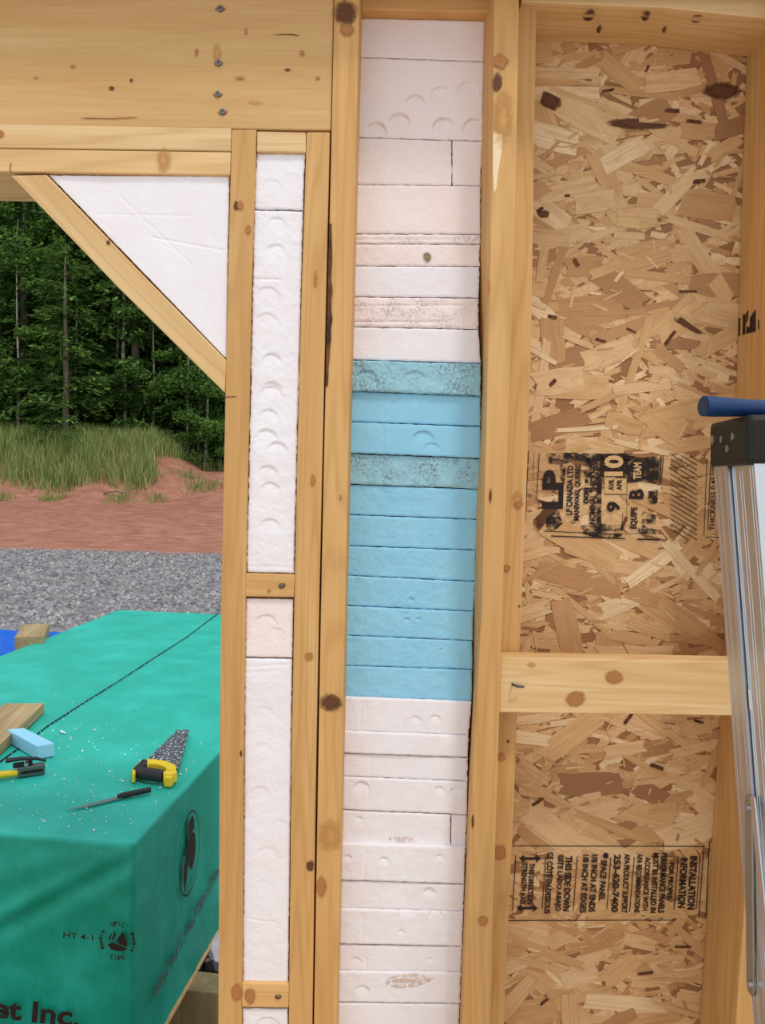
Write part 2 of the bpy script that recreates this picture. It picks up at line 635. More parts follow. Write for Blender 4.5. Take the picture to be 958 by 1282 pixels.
def ground_h(x, y):
    z = 0.0
    if y > 13:
        z += 0.40 * min(1, (y - 13) / 9)
    right = max(0.0, min(1.0, (x + 8.3) / 1.6))
    h = 1.75 - 0.80 * right
    s = max(0.0, min(1.0, (y - 21.8) / 3.2))
    z += h * s * s * (3 - 2 * s)
    if y > 25:
        z += (y - 25) * 0.09 
    if y > 45:
        z += (y - 45) * 0.55
    if y > 14:
        z += 0.10 * noise.noise(Vector((x * 0.8, y * 0.8, 0))) + 0.05 * noise.noise(Vector((x * 2.5, y * 2.5, 4)))
    return z


xs = [-60 + i * 1.5 for i in range(26)] + [-22 + i * 0.25 for i in range(80)] + [-2 + i * 2.0 for i in range(16)]
ys = [0.05 + i * 0.9 for i in range(14)] + [13 + i * 0.25 for i in range(60)] + [28 + i * 1.5 for i in range(36)]
vs = [(x, y, ground_h(x, y)) for y in ys for x in xs]
nx = len(xs)
fs = [[j * nx + i, j * nx + i + 1, (j + 1) * nx + i + 1, (j + 1) * nx + i] for j in range(len(ys) - 1) for i in range(nx - 1)]
gr = link('ground', mesh('ground', vs, fs, True), M['ground'])
tag(gr, kind='structure')

# ================================================================ FRAMING (face plane y = 0)
A_L = [(162, 290), (300, 286), (480, 283), (650, 278), (900, 275), (1282, 273)]
A_R = [(165, 321), (300, 316), (480, 312), (650, 309), (800, 306), (1282, 302.5)]
B_L = [(165, 384), (300, 379.5), (450, 375), (600, 371.5), (900, 365.5), (1282, 361.5)]
B_R = [(164, 413), (300, 410), (400, 407.5), (600, 403), (800, 398.5), (1000, 395), (1282, 391)]
C_L = [(0, 418.5), (100, 416.5), (300, 412), (600, 404.8), (850, 400), (1100, 396), (1282, 393)]
C_R = [(0, 450), (200, 446), (400, 440), (600, 435.5), (850, 430.5), (1000, 427.5), (1282, 421.5)]
D_L = [(0, 619), (240, 616), (400, 612), (565, 608), (800, 602), (880, 597), (1000, 590), (1282, 579)]
D_R = [(0, 650), (240, 647), (500, 638), (830, 627), (1282, 614)]
E_R = [(0, 672), (240, 668), (500, 664.5), (600, 660), (730, 654), (900, 647), (1000, 644), (1160, 635.5), (1282, 631)]
FL = 1690   # pixel row where the plate lies, below the frame

hdr = board('header_beam', [(-560, -140), (421, -140), (414.5, 163), (-560, 150)], 0.004, 0.038, M['wood_header'],
            'wide planed header board with a line of screws above the opening', 'beam', None, Vector((1, 0, 0.0)))
hb = board('header_beam', [(-560, -140), (421, -140), (414.5, 163), (-560, 150)], 0.106, 0.038, M['wood_header'],
           'outer header board behind the wide header, seen only past its edge', 'beam', None, Vector((1, 0, 0.0)))
pl1 = board('top_rail', [(-560, 146), (289.5, 160), (289, 189), (-560, 177)], 0, 0.14, M['wood_pale'],
            'upper of two stacked rails right under the wide header', 'rail', None, Vector((1, 0, 0)))
pl2 = board('top_rail', [(-560, 178), (289, 190.2), (288, 219), (-560, 207)], 0, 0.14, M['wood_pale'],
            'lower of two stacked rails, touching the white foam triangle', 'rail', None, Vector((1, 0, 0)))
stA = stud('wall_stud', A_L, A_R, 162, FL, 0, 0.14, M['wood'], 'stud beside the opening, with the diagonal brace butting into it')
blk = board('short_block', [(322, 164), (383, 165.5), (383, 191), (321.3, 190)], 0, 0.14, M['wood_pale'],
            'short wooden block closing the top of the narrow foam bay', 'block', None, Vector((1, 0, 0)))
stB = stud('wall_stud', B_L, B_R, 165, FL, 0, 0.14, M['wood'], 'stud between the narrow foam bay and the dark gap')
stC = stud('wall_stud', C_L, C_R, -160, FL, 0, 0.14, M['wood'], 'stud with bark along its edge and a big knot, beside the wide foam bay')
RIGHT = [(24, 607.6), (77, 606), (175, 604.7), (231, 602), (305, 601.7), (373, 599.7), (452, 599), (453, 602), (495, 602), (574, 602), (612, 601), (650, 599),
         (688, 596.5), (728, 596), (766, 593), (802, 592), (877, 591), (921, 587), (949, 586), (1019, 585), (1108, 581.6), (1184, 579), (1256, 576), (1400, 570)]
twist = lambda q: min(0, (P(interp(RIGHT, q), q, .066).x + .0004 - P(interp(D_L, q), q, 0).x) * .14 / .066)

stD = stud('wall_stud', D_L, D_R, -160, FL, 0, 0.14, M['wood'], 'full-depth stud between the wide foam bay and the strandboard bay', None, twist)
stE = stud('wall_stud', [(y, x - 3) for y, x in D_R], E_R, 2, FL - 40, 0.05, 0.088, M['wood'], 'set-back stud fixed to its deeper neighbour, blocking laid over it')
R_back = [(62, 935), (180, 931), (300, 927), (490, 922), (750, 908), (890, 902), (1030, 894.5), (1150, 884), (1282, 875)]
ysr = [-60, 100, 300, 500, 700, 900, 1100, 1282, 1640]
bk = [P(interp(R_back, y), y, 0.138) for y in ysr]
fr = [Vector((p.x, 0.0, p.z)) for p in bk]
w38 = Vector((0.038, 0, 0))
stR = prism('wall_stud', fr + [p + w38 for p in fr[::-1]], bk + [p + w38 for p in bk[::-1]], M['wood'])
tag(stR, 'stud behind the ladder with a black grade stamp on its side', 'stud')
brace = board('corner_brace', [(13, 219.5), (58, 218.5), (170, 335), (283.5, 451), (281.5, 492), (150, 362)], 0, 0.14, M['wood_pale'],
              'diagonal brace cut across the upper corner of the opening', 'brace', None, (P(58, 218) - P(283, 451)))
b1 = board('short_block', [(307.3, 718), (369, 719.5), (368, 748), (306.8, 747)], 0, 0.14, M['wood'],
           'short nailed block between two foam pieces halfway up the narrow bay', 'block', None, Vector((1, 0, 0)))
b2 = board('short_block', [(302.8, 1230.5), (362, 1232), (361.5, 1262), (302.6, 1261)], 0, 0.14, M['wood'],
           'short nailed block near the foot of the narrow bay', 'block', None, Vector((1, 0, 0)))
tpA = board('top_plate', [(452, -130), (613, -130), (613, 15.5), (452, 12)], 0.045, 0.095, M['wood'],
            'plate above the wide bay of foam strips', 'plate', None, Vector((1, 0, 0)))
tpB = board('top_plate', [(653, -150), (990, -130), (990, 26), (957, 23), (830, 9), (675, 3), (653, 2)], 0.03, 0.11, M['wood_pale'],
            'knotty plate with a rough edge above the strandboard bay', 'plate', None, Vector((1, 0, 0)))
ax = P(626.5, 823, 0.006)
ns = [(626.5, 823), (948, 829), (948, 896.5), (624.5, 892)]
nog = board('nailing_block', ns, 0.006, 0.04, M['wood_pale'], 'flat knotty blocking nailed across the strandboard bay', 'block', None, Vector((1, 0, 0)))
# things just outside the frame that carry the framing
bp = box('bottom_plate', (P(280, 1000).x, P(1010, 1000).x, 0.0, 0.14, floor_z, floor_z + 0.038), M['wood'], None, Matrix.Identity(4))
tag(bp, 'plate on the floor under all the studs', 'plate')
jb = box('wall_stud', (-1.43, -1.39, 0, 0.14, floor_z, 2.16), M['wood'], None, Matrix.Identity(4))
tag(jb, 'far jamb stud on the other side of the opening', 'stud')

zl = P(479, -22).z
lp4 = [Vector(c) for c in ((-1.43, -.058, zl), (1.0, -.058, zl), (1.0, -.058, zl + .14), (-1.43, -.058, zl + .14))]
lg = prism('ceiling_ledger', lp4, [p + Vector((0, .057, 0)) for p in lp4], M['wood'], Vector((1, 0, 0)))
tag(lg, 'ledger board nailed along the wall just above the header and plates', 'board')

# knots, screws, marks
for o, px, py, rx, ry, y, m in [
    (stC, 432, 17, 12, 13, 0, 'knot_dark'), (stC, 434, 38, 8, 6, 0, 'knot'), (stC, 414, 880, 12, 11, 0, 'knot_dark'),
    (stC, 403, 1110, 6, 11, 0, 'knot'), (stC, 426.6, 623, 2, 3, 0, 'knot'), (stC, 415, 1045, 13, 20, 0, 'knot_pale'),
    (stB, 388.5, 1084, 5, 6, 0, 'knot_dark'), (stB, 392, 601, 3, 7, 0, 'knot'), (stB, 395, 350, 2, 9, 0, 'knot'),
    (stB, 387, 822, 5, 5, 0, 'knot'),
    (stA, 296, 258, 3, 6, 0, 'knot_dark'), (stA, 301, 257, 3, 6, 0, 'knot'), (stA, 311, 288, 3, 5, 0, 'knot'),
    (stA, 296, 1242, 6, 8, 0, 'knot'), (stA, 302, 943, 1.5, 4, 0, 'knot_dark'),
    (stD, 630, 150, 11, 30, 0, 'knot_pale'), (stD, 626, 77, 8, 7, 0, 'knot'), (stD, 622, 104, 5, 11, 0, 'knot_dark'),
    (stD, 614, 622, 1.8, 9, 0, 'knot_dark'), (stD, 612, 360, 1.5, 10, 0, 'knot'), (stD, 605, 1153, 5.5, 5.5, 0, 'knot'),
    (stD, 592, 1028, 1.6, 8, 0, 'knot_dark'), (stE, 648, 627, 8, 11, .05, 'knot_pale'), (stE, 649, 632, 4, 5, .05, 'knot'),
    (stE, 635, 711, 4, 5, .05, 'knot'), (stE, 650, 759, 1.5, 1.5, .05, 'knot_dark'), (stE, 627.5, 948, 4.5, 4.5, .05, 'knot'),
    (stE, 626, 1068, 8, 8, .05, 'knot'), (stE, 636, 928, 1.5, 2, .05, 'knot_dark'),
    (b1, 353, 733, 4, 3.6, 0, 'knot_dark'), (b1, 337, 739.5, 2, 2, 0, 'knot'), (b2, 348.5, 1248, 3, 3, 0, 'knot_dark'),
    (b2, 313, 1247, 6, 8, 0, 'knot'), (pl1, 1, 168, 4, 4, 0, 'knot'), (pl2, 205, 201, 9, 13, 0, 'knot_pale'),
    (nog, 769, 848, 9, 8, .006, 'knot'), (nog, 721, 875, 10, 9, .006, 'knot'), (nog, 665, 832, 5, 3, .006, 'knot_pale'),
    (hdr, 140, 111, 2.6, 2.2, .004, 'knot_dark'), (hdr, 165, 101, 2, 2, .004, 'knot_dark'), (hdr, 91, 83, 3, 1.5, .004, 'knot'),
    (hdr, 246, 66, 2, 4, .004, 'knot'), (hdr, 308, 40, 1.2, 4, .004, 'knot'), (hdr, 360, 88, 4, 1.5, .004, 'knot_dark'),
    (hdr, 378, 67, 2.5, 3, .004, 'knot'), (hdr, 300, 98, 6, 1.5, .004, 'knot'), (hdr, 272, 68, 5, 9, .004, 'knot_pale'),
    (hdr, 398, 98, 2, 2, .004, 'knot'), (hdr, 45, 97, 2, 1.2, .004, 'knot'), (hdr, 320, 129, 7, 2, .004, 'knot_pale'),
    (tpB, 740, -6, 6, 4, .03, 'knot'),
]:
    disc('knot', o, px, py, rx * 1.25, ry * 1.25, y + 0.0004 - (0.0008 if m == 'knot' else 0), M[m])
disc('knot', brace, 136, 304, 3, 3, 0.0004, M['knot_dark'])
# knots on the underside of the plate of the strandboard bay
for px, py, r in [(740, 13, .011), (811, 15, .008), (873, 21, .010), (750, 36, .005), (832, 36, .004)]:
    zb = P(830, 9, .03).z - 0.004
    c = G(px, py, zb)
    k = tube_mesh('knot', [Vector((0, 0, -0.006)), Vector((0, 0, 0.004))], [r * .8, r], 12)
    link('knot', k, M['knot_dark'], tpB, Matrix.Translation((c.x, min(max(c.y, .045), .13), zb)))
# screw heads and nail heads
def screw(parent, px, py, r, y, mat='steel_dull'):
    c = P(px, py, y)
    vs, fs = [], []
    n = 12
    for j, (rr, yy) in enumerate([(r, 0.0005), (r, -0.0012), (r * .75, -0.002), (r * .38, -0.002), (r * .3, -0.0006)]):
        for i in range(n):
            a = 2 * math.pi * i / n
            vs.append((rr * math.cos(a), yy, rr * math.sin(a)))
    for j in range(4):
        for i in range(n):
            fs.append([j * n + i, j * n + (i + 1) % n, (j + 1) * n + (i + 1) % n, (j + 1) * n + i])
    fs.append([4 * n + i for i in range(n)])
    link('screw_head', mesh('screw_head', vs, fs), M[mat], parent, Matrix.Translation(c))
for px, py in [(276, 11), (274, 79), (273, 118), (279, 140)]:
    disc('knot', hdr, px, py + 1, 6.5, 3.5, .0042, M['knot'], 0.0006)
    screw(hdr, px, py, 0.0046, 0.0032)
for o, px, py in [(b1, 353, 733), (b2, 348.5, 1248)]:
    screw(o, px, py, 0.003, -0.001)
# nail half driven into the blocking
nl = tube_mesh('nail', [P(642, 857, .004), P(647, 859, -.008), P(656, 860, -.004)], [.0025, .0025, .002], 8)
link('nail', nl, M['steel_dull'], nog)
# drying checks and pencil marks
for o, pts, w, m in [(hdr, [(338, 43.5), (352, 43), (366, 43.2), (378, 45.5)], .0009, 'knot_dark'),
                     (pl2, [(13.5, 204), (12.5, 212), (13.5, 216)], .0006, 'pencil'), (stA, [(281.5, 497), (296, 496.5)], .0006, 'pencil'),
                     (hdr, [(90, 149), (110, 148), (140, 148.5), (185, 146)], .0008, 'knot'),
                     ]:
    yy = {'header_beam': .0035, 'foam_nailer': .0495}.get(o.name.split('.')[0], -.0004)
    link('check_mark', tube_mesh('check_mark', [P(a, b, yy) for a, b in pts], w, 5), M[m], o)
# strip of bark along one stud, pale planed patch on another
rb = random.Random(3)
lp = [(interp(C_L, y) + .4, y) for y in range(280, 486, 12)]
rp = [(interp(C_L, y) + 2.2 + 4.2 * max(0, math.sin((y - 270) / 225 * math.pi)) * rb.uniform(.5, 1.1), y) for y in range(280, 486, 12)]
for a, b, c2, d in zip(lp, lp[1:], rp[1:], rp):
    pass
patch('bark_strip', stC, [P(a, b, -.0003) for a, b in lp] + [P(a, b, -.0003) for a, b in rp[::-1]], Vector((0, -1, 0)), .0012, M['bark'])
patch('planed_patch', stD, [P(a, b, -.0002) for a, b in [(617.5, 166), (629, 168), (628, 190), (624, 215), (622, 235), (618.5, 243), (617, 210)]],
      Vector((0, -1, 0)), .0004, M['pale_patch'])
for px, py, l in [(345, 1290, 3), (372, 160, 4)]:
    pass

# ================================================================ FOAM
def foam(name, quad, y, depth, mat, label, group, marks=(), rough=0.0007, seed=0, scratches=()):
    """quad: tl, tr, br, bl in photo pixels on the plane y; marks: round dents (px, py, r, depth_mm)"""
    tl, tr, br, bl = [P(a, b, y) for a, b in quad]
    org = (tl + tr + br + bl) / 4
    step = 0.0018
    W = max((tr - tl).length, (br - bl).length)
    H = max((bl - tl).length, (br - tr).length)
    nu, nv = max(6, int(W / step)), max(6, int(H / step))
    k = 1.28 / FPX * (1.23 + y) / 1.28
    mk = []
    for px, py, r, d in marks:
        c = P(px, py, y)
        mk.append((c.x, c.z, r * k, d / 1000))
    sc = []
    for (x0, y0, x1, y1, d) in scratches:
        a, b = P(x0, y0, y), P(x1, y1, y)
        sc.append((a.x, a.z, b.x, b.z, d / 1000))
    vs = []
    sd = seed * 3.7
    for j in range(nv + 1):
        v = j / nv
        L = tl.lerp(bl, v)
        R = tr.lerp(br, v)
        for i in range(nu + 1):
            u = i / nu
            p = L.lerp(R, u)
            x, z = p.x, p.z
            dx = dz = 0.0
            e = min(u * W, (1 - u) * W, v * H, (1 - v) * H)
            if e < 0.0001:
                if i in (0, nu):
                    dx = 0.0011 * noise.noise(Vector((sd, z * 140, 1))) + 0.0006 * noise.noise(Vector((sd, z * 420, 5)))
                if j in (0, nv):
                    dz = 0.0008 * noise.noise(Vector((x * 90, sd, 2))) + 0.0004 * noise.noise(Vector((x * 420, sd, 7)))
            h = rough * (noise.noise(Vector((x * 60, sd, z * 60))) + 0.6 * noise.noise(Vector((x * 190, sd, z * 190))))
            h += 0.0011 * noise.noise(Vector((x * 14, sd, z * 14)))
            if e < 0.0025:
                h -= 0.0014 * (1 - e / 0.0025) ** 2
            for cx, cz, r, d in mk:
                ddx, ddz = x - cx, z - cz
                q = math.hypot(ddx, ddz)
                if q < r * 1.05:
                    fall = max(0.0, min(1.0, 0.5 + 0.5 * ddz / r))
                    edge = max(0.0, min(1.0, (r - q) / 0.0012))
                    h -= 2.4 * d * edge * fall * fall
            for ax_, az_, bx_, bz_, d in sc:
                vx, vz = bx_ - ax_, bz_ - az_
                tt = max(0, min(1, ((x - ax_) * vx + (z - az_) * vz) / (vx * vx + vz * vz)))
                q = math.hypot(x - ax_ - vx * tt, z - az_ - vz * tt)
                if q < 0.004:
                    h -= d * math.exp(-(q / 0.0016) ** 2)
            vs.append((x + dx - org.x, y - h - org.y, z + dz - org.z))
    nn = nu + 1
    fs = [[j * nn + i, j * nn + i + 1, (j + 1) * nn + i + 1, (j + 1) * nn + i] for j in range(nv) for i in range(nu)]
    ring = [i for i in range(nn)] + [j * nn + nu for j in range(1, nv + 1)] + [nv * nn + i for i in range(nu - 1, -1, -1)] + [j * nn for j in range(nv - 1, 0, -1)]
    b0 = len(vs)
    for r_ in ring:
        x, yy, z = vs[r_]
        vs.append((x, depth, z))
    m_ = len(ring)
    for i in range(m_):
        fs.append([ring[i], b0 + i, b0 + (i + 1) % m_, ring[(i + 1) % m_]])
    fs.append([b0 + i for i in range(m_)])
    o = link(name, soft(mesh(name, vs, fs)), mat, None, Matrix.Translation(org))
    return tag(o, label, 'foam piece', group)


AR = lambda y: interp(A_R, y) + 1.4
BL = lambda y: interp(B_L, y) - 1.4
GN = 'foam pieces in the narrow bay'
def narrow(t0, t1, mat, label, marks, seed, rough=0.0007, scratches=()):
    foam('foam_piece', [(AR(t0), t0), (BL(t0), t0 + 1), (BL(t1), t1 + 1), (AR(t1), t1)], 0.006, 0.12, M[mat], label, GN, [(a, b, c, d * .6) for a, b, c, d in marks], rough, seed, scratches)
narrow(192, 261.5, 'foam_white', 'square white foam piece at the head of the narrow bay', [(340, 240, 15, .7), (365, 232, 14, .6)], 1, .0006)
narrow(263.5, 716.5, 'foam_white', 'tall white foam strip with a column of round dents, above the halfway block',
       [(346, 285, 13, 1.3), (345, 320, 14, 1.4), (335, 375, 16, 1.3), (334, 408, 16, 1.2), (340, 456, 13.5, 1.8), (340, 492, 14, 1.8),
        (339, 498, 15, 1.4), (336, 525, 13, 1.4), (334, 551, 14, 2.2), (347, 567, 14, 2.2), (335, 597, 14, 1.6), (338, 617, 13.5, 1.8), (338, 662, 13, 1.5)], 2, .0008,
       [(316, 349.5, 352, 350, 1.2), (309, 709, 360, 710, .8)])
narrow(749.5, 822.5, 'foam_pink', 'squarish foam piece just below the halfway block', [(335, 757, 20, .8), (333, 785, 16, 1.6), (346, 800, 14, .8)], 3)
narrow(824.5, 1229.5, 'foam_white', 'tall smooth white foam strip in the lower narrow bay',
       [(330, 900, 16, .6), (350, 935, 15, .5), (328, 945, 15, .5), (325, 998, 14, 1.0), (350, 1040, 15, .5), (335, 1075, 16, .5), (330, 1115, 14, .5)], 4, .0006,
       [(306, 835, 362, 832, .9), (306, 842, 350, 840, .7), (307, 1150, 345, 1155, .7)])
narrow(1263, 1330, 'foam_white', 'foam piece under the lowest short block', [(335, 1290, 18, 1.6)], 5)

foam('foam_triangle', [(61, 219), (286.8, 220.5), (283.5, 448), (282.5, 448)], 0.006, 0.1, M['foam_white'],
     'white foam triangle filling the corner above the diagonal brace', None, [], .0003, 6,
     [(120, 268, 240, 270, .5), (190, 297, 278, 313, .8), (150, 245, 240, 332, .5), (262, 230, 286, 221, .5)])
bpy.data.objects['foam_triangle']['category'] = 'foam piece'

FYT = 0.06
LEFT = lambda y: interp(C_R, y) + 1.3
RGT = lambda y: interp(RIGHT, y) - 0.3
GP, GB, GW = 'pale foam strips above the blue ones', 'blue foam strips', 'white foam strips below the blue ones'
rows = [
    (22.5, 26, 'foam_pink', 'plain pale foam strip topmost in the wide bay', GP, [], .0003, 0),
    (72, 77.5, 'foam_pink', 'tall pale foam slab with seven arc-shaped dents', GP,
     [(471, 166, 13, 3), (500, 156, 14, 3), (520, 132, 13, 2.6), (552, 121, 12.5, 2), (585, 116, 13, 1.6), (556, 162, 14.5, 3), (594, 163, 14.5, 2)], .0003, 0),
    (172.5, 177, 'foam_pink', 'rough-faced foam strip with a small piece fitted beside it', GP, [(560, 192, 4, 1)], .0009, 0),
    (231.5, 233, 'foam_pink', 'smooth pinkish foam strip below the jointed row', GP, [], .0004, 0),
    (293.2, 293.5, 'foam_speck', 'thinnest foam sliver with a grey scuffed face', GP, [], .0008, 0),
    (306, 306, 'foam_pink', 'foam strip with a small brown blemish', GP, [(535, 322, 5, 2)], .0007, 0),
    (333.5, 333.8, 'foam_white', 'clean pale foam strip between the blemished strip and the scuffed one', GP, [], .0005, 0),
    (372, 373.5, 'foam_speck', 'pinkish foam strip with a row of grey scuff marks', GP, [], .0011, 0),
    (409.5, 413, 'foam_white', 'cleanest white foam strip, resting on the blue ones', GP, [], .0004, 0),
    (451, 455.5, 'foam_bluegrey', 'coarse grey-blue foam strip topmost of the blue ones', GB, [(458, 478, 15, 1.6), (520, 478, 14, 1)], .0016, -.004),
    (490, 496.5, 'foam_blue', 'smooth blue foam strip under the coarse grey-blue one', GB, [], .0003, .004),
    (528.5, 534.5, 'foam_blue', 'smooth blue foam strip with a round dent', GB, [(530, 553, 14, 1.6), (541, 566, 12, 1)], .0003, .001),
    (568, 574.5, 'foam_bluegrey', 'dull grey-blue foam strip midway among the blue ones', GB, [], .0011, .007),
    (606.8, 613, 'foam_blue', 'textured blue foam strip first below the dull grey-blue one', GB, [], .0008, .010),
    (645, 651, 'foam_blue', 'textured blue foam strip second below the dull grey-blue one', GB, [], .0009, .009),
    (684, 689.5, 'foam_blue', 'textured blue foam strip third below the dull one, faint pale scratch', GB, [], .0009, .008),
    (721, 728.7, 'foam_blue', 'textured blue foam strip with a white chip at its lower edge', GB, [(515, 752, 4, 2)], .0009, .007),
    (759, 766, 'foam_blue', 'textured blue foam strip with two white pits near its top', GB, [(510, 777, 4, 2), (524, 776, 3, 2)], .001, .006),
    (796, 803, 'foam_blue', 'textured blue foam strip last but one above the white strips', GB, [(552, 814, 2, 2)], .0009, .005),
    (834, 839, 'foam_blue', 'textured blue foam strip resting on the white strips', GB, [], .0009, .004),
    (872.5, 878.5, 'foam_white', 'white foam strip touching the lowest blue strip', GW, [(545, 903, 8, 1.2), (520, 905, 9, 1)], .0005, 0),
    (915.3, 921.5, 'foam_white', 'thin white foam strip second below the blue ones', GW, [(561, 925, 11, 1.4)], .0004, -.003),
    (943.9, 949.5, 'foam_white', 'white foam strip with a fine upright crack at one side', GW, [], .0004, .001),
    (972.8, 979, 'foam_white', 'white foam strip with shallow thumb dents', GW, [(453, 988, 10, 1.4), (550, 992, 8, 1.2), (570, 994, 8, 1.2)], .0005, 0),
    (1014.6, 1021, 'foam_white', 'white foam strip with a rusty smudge and a piece fitted beside it', GW, [(450, 1028, 6, 1)], .0005, .002),
    (1056, 1060.7, 'foam_white', 'cracked white foam strip with rounded lower corners', GW, [(481, 1080, 7, 1.4), (435, 1076, 6, 1.2), (551, 1075, 6, 1.2)], .0006, -.004),
    (1103, 1108, 'foam_white', 'white foam strip right below the cracked one', GW, [(538, 1120, 9, 1.8)], .0005, 0),
    (1138, 1142, 'foam_white', 'white foam strip with round dents along its upper edge', GW, [(510, 1143, 10, 2.2), (545, 1147, 9, 1.8), (503, 1170, 6, 1)], .0005, -.002),
    (1183, 1185.7, 'foam_white', 'plain white foam strip below the one with edge dents', GW, [(446, 1205, 7, 1), (538, 1203, 4, 1)], .0004, .002),
    (1216, 1218, 'foam_white', 'white foam strip with a faint tan stain', GW, [(454, 1242, 9, 1.4), (518, 1220, 9, 1)], .0005, 0),
    (1256, 1257.5, 'foam_white', 'lowest white foam strip in view in the wide bay', GW, [], .0004, .002),
    (1300, 1301, None, '', None, [], 0, 0)]
CR = {21: [], 22: [(464, 948, 464, 970, 1)], 20: [(453, 880, 451, 912, .8), (497, 910, 497, 918, .8)], 23: [(463, 974, 461, 1000, 1)],
      25: [(459, 1068, 456, 1102, 1), (508, 1085, 507, 1106, 1)], 26: [(508, 1104, 507, 1132, 1)], 27: [(455, 1145, 454, 1175, 1)], 28: [(458, 1200, 458, 1215, 1)],
      10: [(500, 494, 480, 527, 1)], 11: [(480, 533, 480, 566, .8), (455, 572, 482, 542, .8), (440, 531, 602, 537, .6)], 15: [(500, 708, 555, 712, .6)], 16: [(525, 724, 505, 752, .8)],
      4: [(443, 300, 600, 300, 1)], 7: [(443, 383, 600, 382, 1.4), (443, 403, 560, 403, 1.6)]}
g = 0.55
strips = []
for i, (r0, r1) in enumerate(zip(rows, rows[1:])):
    yl, yr, mat, label, grp, marks, rough, dy = r0
    yl2, yr2 = r1[0] - g * 2, r1[1] - g * 2
    yf = FYT + dy - 0.00002 * (yl - 400)
    x0, x1, x0b, x1b = LEFT(yl), RGT(yr), LEFT(yl2), RGT(yr2)
    if label.endswith('fitted beside it'):
        cut = 566 if yl < 500 else 564.5
        f = (cut - x0) / (x1 - x0)
        ym, ymb = yl + (yr - yl) * f, yl2 + (yr2 - yl2) * f
        strips.append(foam('foam_strip', [(x0, yl), (cut - .5, ym), (cut - .5, ymb), (x0b, yl2)], yf, .07, M[mat], label, grp, marks, rough, i + 10))
        lb = 'small foam piece completing the rough-faced row' if yl < 500 else 'small foam piece completing the row with the rusty smudge'
        foam('foam_offcut', [(cut + .6, ym), (x1, yr), (x1b, yr2), (cut + .6, ymb)], yf + .002, .07, M['foam_pink' if yl < 500 else 'foam_white'], lb, grp, [], .0004, i + 60)
    else:
        strips.append(foam('foam_strip', [(x0, yl), (x1, yr), (x1b, yr2), (x0b, yl2)], yf, .07, M[mat], label, grp, marks, rough, i + 10, CR.get(i, ())))
# stains on single strips
M['stain'] = ink_mat('rusty_smudge', lin(212, 186, 170), 1.0, 0.46, 160)
M['blemish'] = ink_mat('brown_blemish', lin(140, 120, 90), 0.8, 0.4, 300)
def stain(o, px, py, rx, ry, mat):
    y = min((o.matrix_basis @ v.co).y for v in o.data.vertices)
    disc('stain', o, px, py, rx, ry, y - 0.0003, M[mat], 0.0001, 5, 16, .2)
stain(strips[5], 535, 322, 4, 6, 'blemish')
stain(strips[24], 503, 1051, 13, 4, 'stain')
stain(strips[29], 512, 1228, 24, 8, 'stain')

# ================================================================ STRANDBOARD PANEL (sheathing)
OY = 0.14
x0, x1 = P(428, 600, OY).x, P(985, 600, OY).x
zt, zb = P(800, -60, OY).z, floor_z
osb = box('osb_panel', (x0, x1, OY + .0012, OY + .0115, zb, zt), M['osb_base'], None, Matrix.Identity(4))
tag(osb, 'stamped strandboard sheathing at the back of the open stud bay', 'panel')
rs = random.Random(11)
def strand_outline(r, L, W):
    a, b = r.uniform(-.12, .12), r.uniform(-.12, .12)
    pts = [(-.5, -.45 + a), (-.2, -.5), (.15, -.48 - .04 * r.random()), (.5 + r.uniform(-.03, .05), -.4 + b), (.46 + r.uniform(-.06, .06), 0.05), (.5 + r.uniform(-.05, .03), .45 + b),
           (.1, .5), (-.25, .47 + .05 * r.random()), (-.5 + r.uniform(-.04, .04), .42 + a), (-.47 + r.uniform(-.06, .06), 0)]
    return [(p * L, q * W) for p, q in pts]
SM = []
for k in range(14):
    L, W = 1.0, 1.0
    o2 = strand_outline(rs, L, W)
    n = len(o2)
    vs = [(p * .995, -.5, q * .97) for p, q in o2] + [(p, .5, q) for p, q in o2]
    fs = [list(range(n))] + [[i, n + i, n + (i + 1) % n, (i + 1) % n] for i in range(n)]
    me = mesh('strand', vs, fs)
    me.materials.append(M['strand'])
    SM.append(me)
xv0, xv1 = P(645, 600, OY).x - .02, P(935, 100, OY).x + .01
zv0, zv1 = P(640, 1282, OY).z - .03, P(800, 40, OY).z + .03
def strand_pose(r):
    a = r.gauss(0, .45) if r.random() < .8 else r.uniform(-1.5, 1.5)
    return r.uniform(xv0, xv1), r.uniform(zv0, zv1), a
placed = []
for k in range(295):
    best = None
    for _ in range(8):                       # spread them evenly
        c = strand_pose(rs)
        d = min([math.hypot((c[0] - q[0]) * .8, c[1] - q[1]) for q in placed] or [9])
        if best is None or d > best[0]:
            best = (d, c)
    x, z, a = best[1]
    placed.append((x, z))
    L = rs.choice([.06, .08, .1, .125, .15]) * rs.uniform(.85, 1.2)
    W = min(L * .5, rs.choice([.009, .013, .018, .025, .034, .044]) * rs.uniform(.85, 1.15))
    mw = (Matrix.Translation((x, OY + .0006 - .0012 * k / 295, z)) @ Matrix.Rotation(a, 4, 'Y') @ Matrix.Rotation(rs.gauss(0, .004), 4, 'Z')
          @ Matrix.Diagonal((L, .0008, W, 1)))
    link('strand', SM[k % 14], None, osb, mw)
vs, fs = [], []
def add_flat(r, x, y, z, a, L, W, th):
    o2 = strand_outline(r, L, W)
    n, b = len(o2), len(vs)
    ca, sa = math.cos(a), math.sin(a)
    for yy in (y - th, y + th):
        vs.extend([(x + p * ca + q * sa, yy, z - p * sa + q * ca) for p, q in o2])
    fs.append([b + i for i in range(n)])
    fs.extend([[b + i, b + n + i, b + n + (i + 1) % n, b + (i + 1) % n] for i in range(n)])
